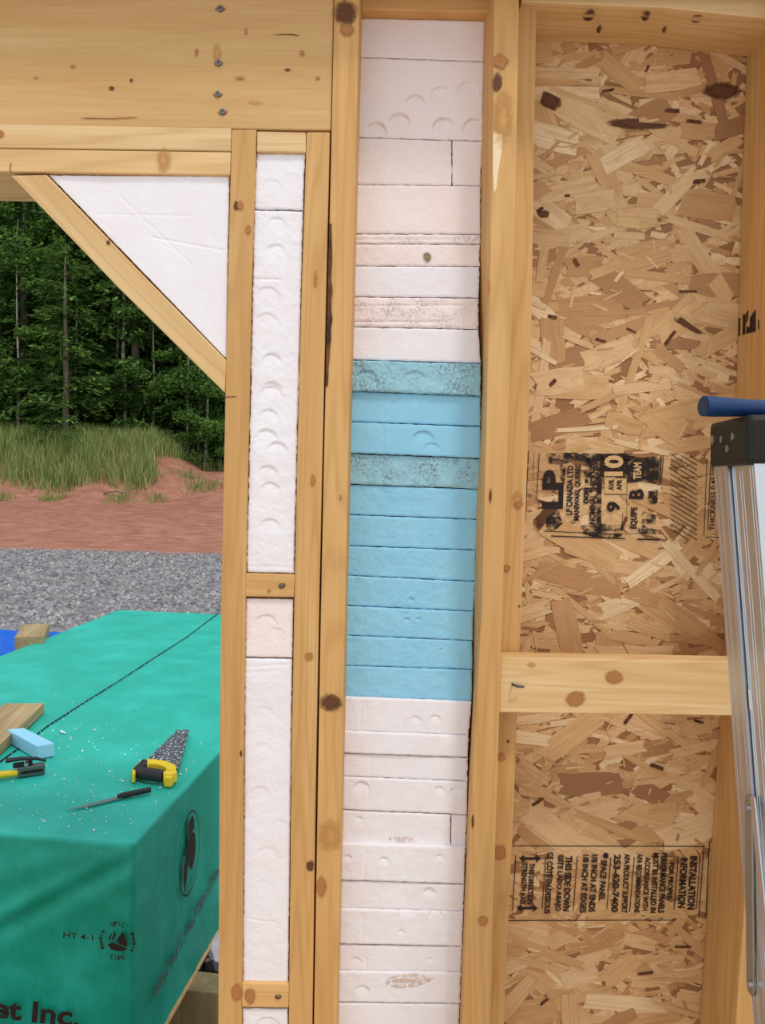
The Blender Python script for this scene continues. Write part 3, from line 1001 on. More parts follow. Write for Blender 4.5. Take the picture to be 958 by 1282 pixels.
for k in range(2600):
    r = rs
    x, z, a = strand_pose(r)
    if k > 2330:
        L = r.uniform(.012, .04); W = r.uniform(.002, .006); y = OY - r.uniform(.0002, .0008)
    else:
        L = r.uniform(.02, .08); W = r.uniform(.004, .018); y = OY + r.uniform(.0004, .0012)
    add_flat(r, x, y, z, a, L, W, .0003)
me = bpy.data.meshes.new('small_strands')
me.from_pydata(vs, [], fs)
ss = link('small_strands', me, M['strand_small'], osb)
ss['kind'] = 'stuff'
rk = random.Random(5)
for k in range(26):                          # dark bark flecks and gaps
    px, py = rk.uniform(670, 915), rk.uniform(70, 1270)
    a = rk.gauss(0, .5)
    c = P(px, py, OY - .0014)
    L, W = rk.uniform(.008, .03), rk.uniform(.003, .007)
    o2 = strand_outline(rk, L, W)
    pts = [c + Vector((p * math.cos(a) + q * math.sin(a), 0, -p * math.sin(a) + q * math.cos(a))) for p, q in o2]
    patch('bark_fleck', osb, pts, Vector((0, -1, 0)), .0003, M['bark'])
for q in ([(755, 148), (800, 147), (800, 153), (845, 156), (846, 162), (800, 163), (757, 157)], [(878, 103), (931, 102), (930, 126), (879, 126)], [(672, 262), (690, 262), (686, 272), (672, 274)],
          [(838, 392), (852, 396), (868, 408), (888, 422), (886, 424), (868, 415), (845, 402)], [(664, 655), (700, 618), (704, 632), (668, 672)], [(675, 110), (705, 125), (700, 142), (676, 130)]):
    patch('dark_strand', osb, [P(a, b, OY - .0012) for a, b in q], Vector((0, -1, 0)), .0005, M['knot_dark'])

# ---- stamps on the strandboard
IY = OY - 0.0021
def col(s, xa, xb, ya, yb, cw, mat='ink', y=IY, lean=None):
    """one line of turned lettering filling the pixel box xa..xb, ya..yb"""
    sk = (-0.055 if cw else -0.03) * (yb - ya) if lean is None else lean
    if cw:                # reads downwards, tops to the right
        o = P(xa, ya, y); u = P(xa + sk, yb, y) - o; v = P(xb, ya, y) - o
    else:                 # reads upwards, tops to the left
        o = P(xb + sk, yb, y); u = P(xb, ya, y) - o; v = P(xa + sk, yb, y) - o
    lettering(s, o, u, v, M[mat], osb)
def stroke(pts, w, mat='ink', y=IY, name='printed_line', parent=None):
    for (xa, ya), (xb, yb) in zip(pts, pts[1:]):
        a, b = P(xa, ya, y), P(xb, yb, y)
        d = (b - a).normalized()
        n_ = Vector((d.z, 0, -d.x)) * w / 2
        me = bpy.data.meshes.new(name)
        me.from_pydata([tuple(p - a) for p in (a + n_, b + n_, b - n_, a - n_)], [], [[0, 1, 2, 3]])
        link(name, me, M[mat], parent or osb, Matrix.Translation(a))
def blot(pts, mat='ink_rough', y=IY + .0003, name='ink_block'):
    a = P(*pts[0], y)
    me = bpy.data.meshes.new(name)
    me.from_pydata([tuple(P(p, q, y) - a) for p, q in pts], [], [list(range(len(pts)))])
    link(name, me, M[mat], osb, Matrix.Translation(a))
def rect(xa, ya, xb, yb):
    return [(xa, ya), (xb, ya), (xb, yb), (xa, yb)]
col('LP', 680, 706.5, 588, 637, False)
col('LP CANADA LTD', 710.5, 718.5, 583, 645, False)
col('MANIWAKI, QUEBEC', 720.5, 728.5, 581, 652, False)
col('008', 731, 738, 610, 631, False)
col('NOMINAL THICKNESS', 740, 748.5, 575, 656, False)
blot([(684, 568), (720, 566.5), (755, 568), (790, 567), (789, 577), (755, 576), (735, 578), (722, 577), (700, 582), (688, 580)])
blot([(752, 568), (787, 568), (786, 597), (751, 597)], 'ink_mid')
blot([(786, 570), (806, 573), (818, 571), (826, 574), (825, 596), (822, 606), (800, 603), (785, 605)], 'ink_mid')
blot([(748, 578), (754, 578), (753, 657), (747, 657)])
blot([(728, 658), (752, 655), (774, 661), (779, 668), (777, 675), (745, 673), (730, 668)])
blot([(684, 645), (700, 640), (705, 655), (695, 664), (684, 664)])
blot([(799, 661), (806, 657), (812, 661), (826, 664), (824, 669), (800, 667)])
blot([(736, 572), (742, 580), (740, 604), (733, 605), (731, 590)])
blot([(701, 580), (709, 584), (707, 606), (702, 600)])
blot([(812, 615), (824, 613), (823, 630), (811, 632)])
blot([(804, 640), (822, 645), (820, 656), (804, 655)])
col('10', 757, 781, 570, 596, False, 'ink_tan')
blot(rect(757, 599, 786, 618), 'ink_tan')
col('AVR', 762.5, 769.5, 600, 614, False, y=IY - .0002)
col('APR', 772.5, 779, 600, 614, False, y=IY - .0002)
col('9', 760, 777, 628, 641, False)
col('TEAM', 793.5, 803.5, 579, 600, False, 'ink_tan')
col('B', 788, 806, 612.5, 625, False)
col('EQUIPE', 790, 799.5, 635, 662, False)
for pts, w in [([(662, 564), (657.5, 655)], .0014), ([(669, 567), (668, 600)], .0006), ([(675.5, 567), (672, 626)], .0012), ([(828, 570), (826, 606)], .002), ([(831, 570), (828, 605)], .0014),
               ([(681, 665), (780, 669)], .0014), ([(690, 671), (783, 674.5)], .002), ([(781, 668), (820, 668)], .001), ([(798, 675), (826, 676)], .0028),
               ([(780, 642), (779, 664)], .001), ([(885.5, 574), (881.5, 671)], .001), ([(890, 578), (886.5, 664)], .0012), ([(884, 672.5), (925, 673)], .0012),
               ([(756, 619), (785, 619)], .0008), ([(785, 600), (785, 655)], .0008)]:
    stroke(pts, w)
k = 0
while True:
    ya = 556 + 6.25 * k
    xa, yb, xb = 839.5, ya + 20, 873
    k += 1
    if ya > 668:
        break
    if ya < 570:
        xa += (570 - ya) / 20 * 33.5; ya = 570
    if yb > 676:
        xb -= (yb - 676) / 20 * 33.5; yb = 676
    if xb - xa > 5:
        stroke([(xa, ya), (xb, yb)], .0013)
col('THICKNESS 0.451 IN', 891, 897.5, 580, 664, False)
# installation panel
for s, xa, xb, ya, yb in [('STRENGTH AXIS', 654, 661, 1081, 1132), ('THIS DIRECTION', 663, 670, 1081, 1132), ('CE CÔTÉ EN DESSOUS', 685.5, 695, 1067, 1144),
                          ('ESTE LADO ABAJO', 697.5, 706, 1071, 1141), ('THIS SIDE DOWN', 708.5, 717, 1072, 1141), ('1/8 INCH AT EDGES', 730, 738, 1070, 1143),
                          ('1/8 INCH AT ENDS', 741, 749, 1070, 1142), ('SPACE PANEL', 752.5, 760.5, 1077, 1128), ('253-620-7400', 769, 778, 1070, 1142),
                          ('APA PRODUCT SUPPORT', 782, 789.5, 1069, 1143), ('APA RECOMMENDATIONS', 798, 805, 1069, 1143), ('ACCORDANCE WITH', 808, 815, 1073, 1140),
                          ('MUST BE INSTALLED IN', 818, 825.5, 1068, 1143), ('PERFORMANCE PANELS', 828, 836, 1068, 1143), ('FOR PROPER', 838, 844.5, 1080, 1127),
                          ('INFORMATION', 852, 861.5, 1074, 1137), ('INSTALLATION', 864, 873.5, 1072, 1139)]:
    col(s, xa, xb, ya, yb, True)
for pts, w in [([(641, 1059), (881, 1059.5)], .0014), ([(636, 1152.5), (846, 1152)], .0014), ([(881.5, 1059), (875, 1149)], .0016), ([(893, 1053), (888.5, 1053), (884, 1149)], .0016),
               ([(877, 1072), (872, 1139)], .0013), ([(646, 1072), (642, 1140)], .0014), ([(683.5, 1073), (679, 1138)], .0014), ([(723, 1072), (718, 1141)], .0014),
               ([(765, 1073), (760, 1139)], .0014), ([(794.5, 1073), (788.5, 1142)], .0014), ([(849.5, 1072), (844, 1139)], .0014)]:
    stroke(pts, w)
for xa, xb, yy in [(650.5, 677.5, 1075), (647, 673.5, 1137)]:
    blot([(xa, yy), (xa + 6, yy - 5), (xa + 6, yy - 1.6), (xb - 6, yy - 1.6), (xb - 6, yy - 5), (xb, yy), (xb - 6, yy + 5), (xb - 6, yy + 1.6), (xa + 6, yy + 1.6), (xa + 6, yy + 5)], 'ink', IY, 'printed_arrow')
blot([(758.6 + 3.6 * math.cos(a / 10 * math.pi), 1071.4 + 3.6 * math.sin(a / 10 * math.pi)) for a in range(20)], 'ink', IY, 'printed_dot')
# grade stamp on the side of the stud by the ladder
def on_side(px, py):
    yy = 0.07
    xs_ = P(interp(R_back, py), py, 0.138).x
    d = ray(px, py)
    return EYE + d * ((xs_ - .0008 - EYE.x) / d.x)
def side_quad(pts, mat):
    ps = [on_side(*p) for p in pts]
    me = bpy.data.meshes.new('grade_stamp')
    me.from_pydata([tuple(p - ps[0]) for p in ps], [], [list(range(len(ps)))])
    link('grade_stamp', me, M[mat], stR, Matrix.Translation(ps[0]))
side_quad([(930, 394), (934, 393), (933, 418), (929.5, 420)], 'ink')
side_quad([(934.6, 391), (937, 388), (936.5, 400), (934.4, 405)], 'ink')
side_quad([(939, 398), (946, 387), (946, 415), (934, 418), (935, 408), (938.5, 410)], 'ink')
side_quad([(924.5, 398), (927, 398), (926.5, 420), (924.5, 422)], 'ink')
side_quad([(949, 400), (950, 400), (950.5, 413), (949, 411)], 'ink')

# ================================================================ STEPLADDER leaning folded against the framing
LEAN = math.radians(12.5)
TIP = math.radians(1.8)
ctop = P(944, 577, -.37)
RL = Matrix.Rotation(-TIP, 4, 'Y') @ Matrix.Rotation(-LEAN, 4, 'X')
zax = RL.to_3x3() @ Vector((0, 0, 1))
LEN = (ctop.z - floor_z - .012) / zax.z
lw = Matrix.Translation(ctop - zax * LEN) @ RL
ladder = empty('stepladder', None, 'folded aluminium stepladder with a dark plastic cap and blue bar', 'ladder', None, lw)


def profile(name, pts, z0, z1, mat, parent):
    n = len(pts)
    vs = [(a, b, z0) for a, b in pts] + [(a, b, z1) for a, b in pts]
    fs = [list(range(n)), [n + i for i in reversed(range(n))]] + [[i, n + i, n + (i + 1) % n, (i + 1) % n] for i in range(n)]
    return link(name, mesh(name, vs, fs), mat, parent, lw)


def rail(name, side, ya, yb, depth, x):
    s = 1 if side == 'l' else -1
    outer, nrib = [], 9
    for i in range(nrib):
        a = ya + (yb - ya) * i / nrib
        b = ya + (yb - ya) * (i + 1) / nrib
        w = b - a
        big = 0 if i in (2, 3, 6) else .0005
        outer += [(0.0, a), (0.0, a + w * .55), (big, a + w * .58), (big, a + w * .80), (0.0, a + w * .83)]
    prof = [(depth, ya)] + outer + [(depth, yb), (depth, yb - .002), (.0028, yb - .002), (.0028, ya + .002), (depth, ya + .002)]
    prof = [(x + s * p, q) for p, q in prof]
    return profile(name, prof, 0.012, LEN + .5 * (ya + yb) * math.tan(LEAN) + .004, M['alu'], ladder)


LW = 0.36
for side, x in (('l', 0.0), ('r', LW)):
    s = 1 if side == 'l' else -1
    fr_ = rail('front_rail', side, 0.0, 0.058, .025, x)
    rr = rail('rear_rail', side, 0.0595, 0.099, .022, x - s * .004)
    for ya, yb, p_ in ((-.003, .0588, fr_), (.0592, .102, rr)):
        xa, xb = sorted((x - s * .003, x + s * .028))
        box('rubber_foot', (xa, xb, ya, yb, 0, .03), M['black_plastic'], ladder, lw, .002)
cw_ = Matrix.Translation(ctop) @ Matrix.Rotation(-TIP, 4, 'Y') @ Matrix.Rotation(-.03, 4, 'X')      # the cap stays level
cap = box('top_cap', (-.008, LW + .008, -.004, .105, -.004, .049), M['black_plastic'], ladder, cw_, .006)
for yy, zz, ry, rz in ((.1, .030, .0045, .0055), (.072, .029, .003, .0042), (.036, .030, .0036, .0045), (.053, .0175, .0036, .0045)):
    pts = [Vector((-.0085, yy * .9 + ry * math.cos(a * math.pi / 6), zz - .002 + rz * math.sin(a * math.pi / 6))) for a in range(12)]
    me = mesh('rivet', [tuple(p + Vector((-.0012, 0, 0))) for p in pts] + [tuple(p + Vector((.002, 0, 0))) for p in pts],
              [list(range(12))] + [[i, 12 + i, 12 + (i + 1) % 12, (i + 1) % 12] for i in range(12)])
    r_ = link('rivet', me, M['zinc'], cap, cw_)
for i in range(5):
    z = .28 + i * .27
    if z < LEN - .1:
        vs, fs = box_verts(.003, LW - .003, .0, .066, z, z + .004)
        st = link('step', mesh('step', vs, fs), M['alu'], ladder, lw)
        box('step_lip', (.003, LW - .003, 0, .003, z - .026, z), M['alu'], st, lw)
        box('rear_bar', (.003, LW - .003, .088, .096, z, z + .016), M['alu'], ladder, lw)
# blue bar across the top
e0 = P(881, 508.5, -.335)
dirb = Vector((math.cos(.24), math.sin(.24), 0.0))
bar = link('top_bar', tube_mesh('top_bar', [e0, e0 + dirb * .012, e0 + dirb * .05, e0 + dirb * .5], [.0113, .0113, .0098, .0098], 20), M['blue_plastic'], ladder)
link('end_plug', tube_mesh('end_plug', [e0 - dirb * .0006, e0 + dirb * .004], [.0092, .0092], 18), M['blue_dark'], bar)
bar['label'] = 'blue round bar'
# folded spreader on the outside of the rails, strap, sticker
def lad_pt(px, py, xl):
    d = ray(px, py)
    inv = lw.inverted()
    o, dd = inv @ EYE, inv.to_3x3() @ d
    return o + dd * ((xl - o.x) / dd.x)
def bar_between(name, a, b, w, th, mat, parent, x):
    d = (b - a)
    d.x = 0
    L = d.length
    d.normalize()
    n_ = Vector((0, d.z, -d.y))
    pts = []
    for end, sg in ((a, -1), (b, 1)):
        for k in range(7):
            an = -math.pi / 2 + math.pi * k / 6
            pts.append(end + d * (sg * w / 2 * math.cos(an)) + n_ * (w / 2 * math.sin(an) * sg))
    n = len(pts)
    vs = [(x, p.y, p.z) for p in pts] + [(x + th, p.y, p.z) for p in pts]
    fs = [list(range(n)), [n + i for i in range(n)]] + [[i, n + i, n + (i + 1) % n, (i + 1) % n] for i in range(n)]
    return bevel_mod(link(name, mesh(name, vs, fs), mat, parent, lw), .0006, 1)
sa = bar_between('spreader', lad_pt(938, 1005, -.006), lad_pt(940, 1235, -.006), .018, .0025, M['zinc'], ladder, -.007)
sb = bar_between('spreader', lad_pt(944, 1003, -.009), lad_pt(962, 1190, -.009), .012, .0022, M['alu'], ladder, -.0105)
for px, py in ((938.5, 1012), (940, 1232)):
    c = lad_pt(px, py, -.008)
    link('rivet', tube_mesh('rivet', [Vector((-.011, c.y, c.z)), Vector((-.004, c.y, c.z))], .0035, 10), M['steel'], sa, lw)
c = lad_pt(940, 876, -.0005)
box('sticker', (-.0008, -.0002, c.y - .004, c.y + .004, c.z - .011, c.z + .011), M['sticker'], ladder, lw)

# ================================================================ WRAPPED LUMBER BUNDLE
TOP = 0.73
NR, RE, FLc = G(168, 1056, TOP), G(276, 928, TOP), G(148, 763, TOP)
ang = math.atan2(-(RE - NR).x, (RE - NR).y) - 0.035
by = Vector((-math.sin(ang), math.cos(ang), 0))
bx = Vector((math.cos(ang), math.sin(ang), 0))
BL_, BW = (FLc - NR).dot(by), -(FLc - NR).dot(bx)
BH = 0.60
bw = Matrix((bx, by, Vector((0, 0, 1)))).transposed().to_4x4()
bw.translation = NR - Vector((0, 0, TOP))      # origin under the near right corner; body spans x -BW..0, y 0..BL

bundle = empty('lumber_bundle', None, 'long lumber bundle wrapped in green woven plastic outside the opening', 'lumber bundle', None, bw)
Z0 = TOP - BH
def crease(x, z, a, b, amp, sig):
    vx, vz = b[0] - a[0], b[1] - a[1]
    tt = max(0, min(1, ((x - a[0]) * vx + (z - a[1]) * vz) / (vx * vx + vz * vz)))
    q = math.hypot(x - a[0] - vx * tt, z - a[1] - vz * tt)
    return amp * math.exp(-(q / sig) ** 2)
bm = bmesh.new()
def grid(o, u, v, nu, nv):
    vv = [[bm.verts.new(o + u * (i / nu) + v * (j / nv)) for i in range(nu + 1)] for j in range(nv + 1)]
    for j in range(nv):
        for i in range(nu):
            bm.faces.new((vv[j][i], vv[j][i + 1], vv[j + 1][i + 1], vv[j + 1][i]))
O = Vector
grid(O((-BW, 0, TOP)), O((BW, 0, 0)), O((0, BL_, 0)), 90, 150)
grid(O((-BW, 0, Z0)), O((BW, 0, 0)), O((0, 0, BH)), 90, 40)
grid(O((0, 0, Z0)), O((0, BL_, 0)), O((0, 0, BH)), 150, 40)
grid(O((-BW, 0, Z0)), O((0, BL_, 0)), O((0, 0, BH)), 150, 40)
grid(O((-BW, BL_, Z0)), O((BW, 0, 0)), O((0, 0, BH)), 90, 40)
bmesh.ops.remove_doubles(bm, verts=bm.verts, dist=.0005)
for v in bm.verts:
    x, y, z = v.co
    if y < .001 and z < TOP - .004 and x < -.002:
        h = .006 * noise.noise(O((x * 5, z * 5, 1))) + .003 * noise.noise(O((x * 14, z * 14, 2)))
        h += crease(x, z, (0, TOP - .01), (-.55, TOP - .33), .013, .018) - crease(x, z, (0, TOP - .035), (-.5, TOP - .36), .012, .03)
        h += crease(x, z, (-.02, TOP - .08), (-.35, TOP - .28), .008, .025) + crease(x, z, (-.1, TOP - .02), (-.5, TOP - .16), .007, .03)
        v.co.y -= h * min(1, (TOP - z) / .05)
    elif x > -.001 and z < TOP - .004 and y > .002:
        h = .004 * noise.noise(O((y * 3, z * 4, 8))) + .002 * noise.noise(O((y * 11, z * 14, 2)))
        for q in range(6):
            h += crease(y, z, (.1 + q * .11, Z0), (.16 + q * .13, Z0 + .3 + .05 * (q % 3)), .003, .012)
        v.co.x += h * min(1, (TOP - z) / .05)
    elif z > TOP - .001 and .002 < y < BL_ - .002 and -BW + .002 < x < -.002:
        v.co.z += .0025 * noise.noise(O((x * 5, y * 3.5, 3))) + .0015 * noise.noise(O((x * 16, y * 9, 3))) - .001
me = bpy.data.meshes.new('wrap')
bmesh.ops.recalc_face_normals(bm, faces=bm.faces)
bm.to_mesh(me)
bm.free()
me.polygons.foreach_set('use_smooth', [True] * len(me.polygons))
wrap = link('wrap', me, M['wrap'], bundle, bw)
bevel_mod(wrap, .012, 3).modifiers[0].angle_limit = math.radians(60)
# boards at the foot of the bundle and bearers
for i in range(8):
    xa = -BW + i * BW / 8
    box('lumber', (xa + .003, xa + BW / 8 - .003 + (.006 if i == 7 else 0), .006, BL_ - .01, Z0 - .012, Z0 + .004), M['wood_pale'], bundle, bw, .002)
inv_b = bw.inverted()
def on_front(px, py, off=.018):     # point on the near end of the bundle, in world space
    o, d = inv_b @ EYE, inv_b.to_3x3() @ ray(px, py)
    return bw @ (o + d * ((-off - o.y) / d.y))
def on_right(px, py, off=.011):
    o, d = inv_b @ EYE, inv_b.to_3x3() @ ray(px, py)
    return bw @ (o + d * ((off - o.x) / d.x))
def on_top(px, py, off=0.0):
    return G(px, py, TOP + off)
def wrap_text(s, fn, a, b, c, mat):
    o = fn(*a)
    lettering(s, o, fn(*b) - o, fn(*c) - o, M[mat], bundle)
wrap_text('HT 4-1', on_front, (79, 1174), (116.5, 1178), (79.5, 1166.5), 'ink_brown')
o_, u_ = on_front(-10, 1274), on_front(99, 1287) - on_front(-10, 1274)
uf = u_ * FONTW['International Blanchet Inc.'] / FONTW['et Inc.']
lettering('International Blanchet Inc.', o_ + u_ - uf, uf, (on_front(-8, 1248) - o_) * 1.02, M['ink_brown'], bundle)
cen = on_front(147, 1178)
ku = (on_front(157, 1179) - cen) / 10
kv = (on_front(147, 1168) - cen) / 10
def emblem(pts, mat='ink_brown'):
    mm = bpy.data.meshes.new('emblem')
    mm.from_pydata([tuple(ku * a + kv * b) for a, b in pts], [], [list(range(len(pts)))])
    link('emblem', mm, M[mat], bundle, Matrix.Translation(cen))
emblem([(-1, 1), (7, 13), (12, 0), (12.5, -6), (4, -4), (0, -1.5)])
emblem([(-8, 0), (-3, 12), (-1.5, 8), (-5, 1)])
emblem([(-12, 0), (-7.5, 9), (-6.5, 7), (-9.5, 0)])
emblem([(-12.5, -5.5), (-6, -2.5), (2, -5), (12, -8), (8, -12), (0, -13), (-8, -11.5)])
emblem([(-12, -3.5), (-6, -1), (-2, -2.5), (-6, -2)])
for word, mid, flip in (('QFIC', 90, False), ('Membre', 180, False), ('Membre', 0, False), ('CIFQ', 270, True)):
    word = {'CIFQ': 'CIFQ'}.get(word, word)
    n = len(word)
    stepa = 12 if word != 'Membre' else 11.5
    for i, ch in enumerate(word):
        a = mid + ((n - 1) / 2 - i) * stepa * (-1 if flip else 1)
        ar = math.radians(a)
        up = O((math.cos(ar), math.sin(ar), 0)) * (-1 if flip else 1)
        rt = O((up.y, -up.x, 0))
        w_, h_ = (4.2, 6) if ch not in 'mI' else ((5, 4.2) if ch == 'm' else (1.2, 6))
        if ch in 'er':
            w_, h_ = 3.2, 4.2
        if ch == 'b':
            w_ = 3.2
        ctr = O((math.cos(ar), math.sin(ar), 0)) * 21.5
        og = ctr - rt * w_ / 2 - up * 3
        to3 = lambda q: ku * q.x + kv * q.y
        lettering(ch, cen + to3(og), to3(rt * w_), to3(up * h_), M['ink_brown'], bundle)
# printing on the long side
wrap_text('International Blanchet Inc.', on_right, (192, 1257), (288, 1070), (191, 1236), 'ink_faint')
ec = on_right(237, 1068)
eu = (on_right(250, 1050) - ec)
sx = inv_b.to_3x3() @ eu
pyl = (inv_b @ on_right(250, 1062)).y - (inv_b @ on_right(224, 1080)).y
pzl = (inv_b @ on_right(238, 1015)).z - (inv_b @ on_right(235, 1121)).z
el = inv_b @ ec
def side_pts(pts, mat='ink_brown', name='logo_figure'):
    w = [bw @ O((.0115, el.y + a * pyl / 2, el.z + b * pzl / 2)) for a, b in pts]
    mm = bpy.data.meshes.new(name)
    mm.from_pydata([tuple(p - w[0]) for p in w], [], [list(range(len(w)))])
    link(name, mm, M[mat], bundle, Matrix.Translation(w[0]))
ringo = []
vsr, fsr = [], []
for i in range(48):
    a = 2 * math.pi * i / 48
    for r in (1.0, .955):
        vsr.append(tuple(bw @ O((.0115, el.y + r * math.cos(a) * pyl / 2, el.z + r * math.sin(a) * pzl / 2))))
for i in range(48):
    j = (i + 1) % 48
    fsr.append([2 * i, 2 * i + 1, 2 * j + 1, 2 * j])
mm = bpy.data.meshes.new('logo_ring')
mm.from_pydata(vsr, [], fsr)
link('logo_ring', mm, M['ink_brown'], bundle)
side_pts([(-.1, .55), (-.02, .78), (.22, .84), (.42, .72), (.45, .5), (.3, .42), (.55, .3), (.62, -.05), (.5, -.3), (.32, -.46), (.1, -.44), (-.02, -.3), (.1, -.1), (-.12, -.02), (-.05, .2), (-.02, .4)])
side_pts([(-.3, .12), (-.12, .3), (-.1, .1), (-.22, -.1), (-.2, -.5), (-.42, -.86), (-.5, -.6), (-.55, -.2)])
# stitched seam across the top
seam = [G(a, b, TOP + .0012) for a, b in [(272, 769), (235, 797), (190, 826), (150, 852), (110, 877), (60, 909), (25, 936), (0, 954), (-40, 984)]]
vs, fs = [], []
rq = random.Random(2)
for a, b in zip(seam, seam[1:]):
    L = (b - a).length
    d = (b - a).normalized()
    n_ = O((-d.y, d.x, 0))
    q = 0
    while q < L:
        ln = rq.uniform(.012, .024)
        p0, p1 = a + d * q, a + d * min(L, q + ln)
        h = .0028
        base = len(vs)
        vs += [p0 + n_ * h, p1 + n_ * h, p1 - n_ * h, p0 - n_ * h] + [p + O((0, 0, .0035)) for p in (p0 + n_ * h * .5, p1 + n_ * h * .5, p1 - n_ * h * .5, p0 - n_ * h * .5)]
        fs += [[base + 4, base + 5, base + 6, base + 7]] + [[base + i, base + (i + 1) % 4, base + 4 + (i + 1) % 4, base + 4 + i] for i in range(4)]
        q += ln + rq.uniform(.006, .016)
sm = link('stitched_seam', mesh('stitched_seam', vs, fs), M['rubber'], bundle)
sm['kind'] = 'stuff'

# ---- things lying on the bundle
# plank
e1, e2, e3 = G(55.7, 880, TOP + .038), G(14, 880, TOP + .038), G(0, 932, TOP + .038)
pd = (e3 - e1).normalized()
pn = O((-pd.y, pd.x, 0))
if (e2 - e1).dot(pn) < 0:
    pn = -pn
pts = [e1, e1 + pd * .85, e1 + pd * .85 + pn * .14, e1 + pn * .14]
plank = prism('plank', [p.copy() for p in pts], [p - O((0, 0, .036)) for p in pts], M['wood_grey'], pd)
tag(plank, 'thick plank lying across the green bundle behind the blue foam block', 'plank')
# blue foam block
q = [G(9, 913, TOP + .045), G(30, 911, TOP + .045), G(68, 930, TOP + .045), G(46, 934, TOP + .045)]
fb = prism('foam_block', q, [p - O((0, 0, .043)) for p in q], M['foam_blue'], q[1] - q[0], None, .003)
tag(fb, 'small pale blue foam block on the green wrap beside the hammer tacker', 'foam block')
# hammer tacker
hp = G(22, 968, TOP + .012)
hq = G(56, 963, TOP + .012)
hd = (hq - hp).normalized()
hm = Matrix((hd, O((-hd.y, hd.x, 0)), O((0, 0, 1)))).transposed().to_4x4()
hm.translation = hp - O((0, 0, .0105))
tack = empty('hammer_tacker', None, 'yellow-handled hammer tacker with a steel head on the green wrap', 'tool', None, hm)
HLn = (hq - hp).length
box('head', (0, HLn, -.013, .013, 0, .030), M['steel_dull'], tack, hm, .003)
box('head_slot', (.008, HLn - .006, -.0142, -.0128, .010, .018), M['black_plastic'], tack, hm)
box('magazine', (-.012, HLn * .55, -.009, .011, .028, .040), M['black_plastic'], tack, hm, .003)
link('handle', tube_mesh('handle', [O((.004, 0, .012)), O((-.05, 0, .013)), O((-.14, 0, .014)), O((-.2, 0, .013))], [.010, .0105, .013, .014], 12), M['yellow'], tack, hm)
link('lever', tube_mesh('lever', [O((-.03, .012, .048)), O((.01, .006, .050)), O((HLn * .7, .0, .046)), O((HLn + .004, -.004, .036))], [.007, .0062, .005, .003], 10), M['rubber'], tack, hm)
link('pivot', tube_mesh('pivot', [O((HLn * .3, -.012, .036)), O((HLn * .3, .014, .036))], [.006, .006], 12), M['steel'], tack, hm)
# handsaw
def flat_piece(name, pts, z0, z1, mat, parent, bev=0):
    c = sum(pts, O()) / len(pts)
    n = len(pts)
    vs = [O((p.x - c.x, p.y - c.y, z1)) for p in pts] + [O((p.x - c.x, p.y - c.y, z0)) for p in pts]
    fs = [list(range(n)), [n + i for i in reversed(range(n))]] + [[i, n + i, n + (i + 1) % n, (i + 1) % n] for i in range(n)]
    o = link(name, mesh(name, vs, fs), mat, parent, Matrix.Translation((c.x, c.y, 0)))
    if bev:
        bevel_mod(o, bev, 3)
    return o
sb0 = G(205, 950, TOP)
saw = empty('handsaw', (sb0.x, sb0.y, TOP), 'dusty handsaw with a yellow and black handle on the green wrap', 'handsaw')
T = TOP + .003
bl = [G(x, y, T + .012) for x, y in [(222.5, 913.5), (236, 914), (223, 963), (184, 951)]]
teeth = []
for i in range(26):
    f0, f1 = i / 26, (i + .5) / 26
    a = bl[1].lerp(bl[2], f0)
    b = bl[1].lerp(bl[2], f1)
    out_ = (bl[1] - bl[0]).normalized()
    teeth += [a, b + out_ * .004]
flat_piece('blade', [bl[0]] + teeth + [bl[2], bl[3]], T + .011, T + .0125, M['blade'], saw)
H = T + .030
hpts = lambda l: [G(x, y, H - .004) for x, y in l]
flat_piece('handle_frame', hpts([(184.5, 951), (193, 951.5), (208, 953.5), (220.5, 959), (221, 966), (215, 975), (206, 974.5), (204, 968), (209, 964), (206, 960.5), (196, 957), (185, 957), (178, 961), (170, 966), (169, 970), (165, 969), (165.5, 963), (174, 954.5)]), T, H, M['yellow'], saw, .006)
flat_piece('upper_grip', hpts([(178, 952.5), (185, 953), (184.5, 957.5), (178, 961.5), (171, 965.5), (168, 962)]), T + .002, H + .003, M['rubber'], saw, .005)
gp = [G(169.5, 966.5, H - .012), G(186, 969, H - .010), G(205, 972, H - .012)]
link('grip', tube_mesh('grip', gp, [.017, .018, .017], 14), M['rubber'], saw)
c = G(213, 968.5, H - .002)
link('handle_boss', tube_mesh('handle_boss', [c - O((0, 0, .02)), c, c + O((0, 0, .005)), c + O((0, 0, .008))], [.02, .02, .019, .014], 18), M['yellow'], saw)
# knife
k0, k1, k2 = G(82, 1015, TOP + .004), G(147, 997.5, TOP + .008), G(188.5, 988.5, TOP + .010)
knife = empty('knife', (k1.x, k1.y, TOP), 'long thin knife with a dark handle near the edge of the green wrap', 'knife')
kd = (k1 - k0).normalized()
kn = O((-kd.y, kd.x, 0))
flat_piece('blade', [k0, k0.lerp(k1, .4) - kn * .007, k1 - kn * .009, k1 + kd * .02 - kn * .008, k1 + kd * .02 + kn * .008, k1 + kn * .008, k0.lerp(k1, .5) + kn * .006], TOP + .004, TOP + .0055, M['steel'], knife)
link('handle', tube_mesh('handle', [k1, k1.lerp(k2, .15), k1.lerp(k2, .6), k2], [.006, .0085, .008, .0075], 12), M['rubber'], knife)
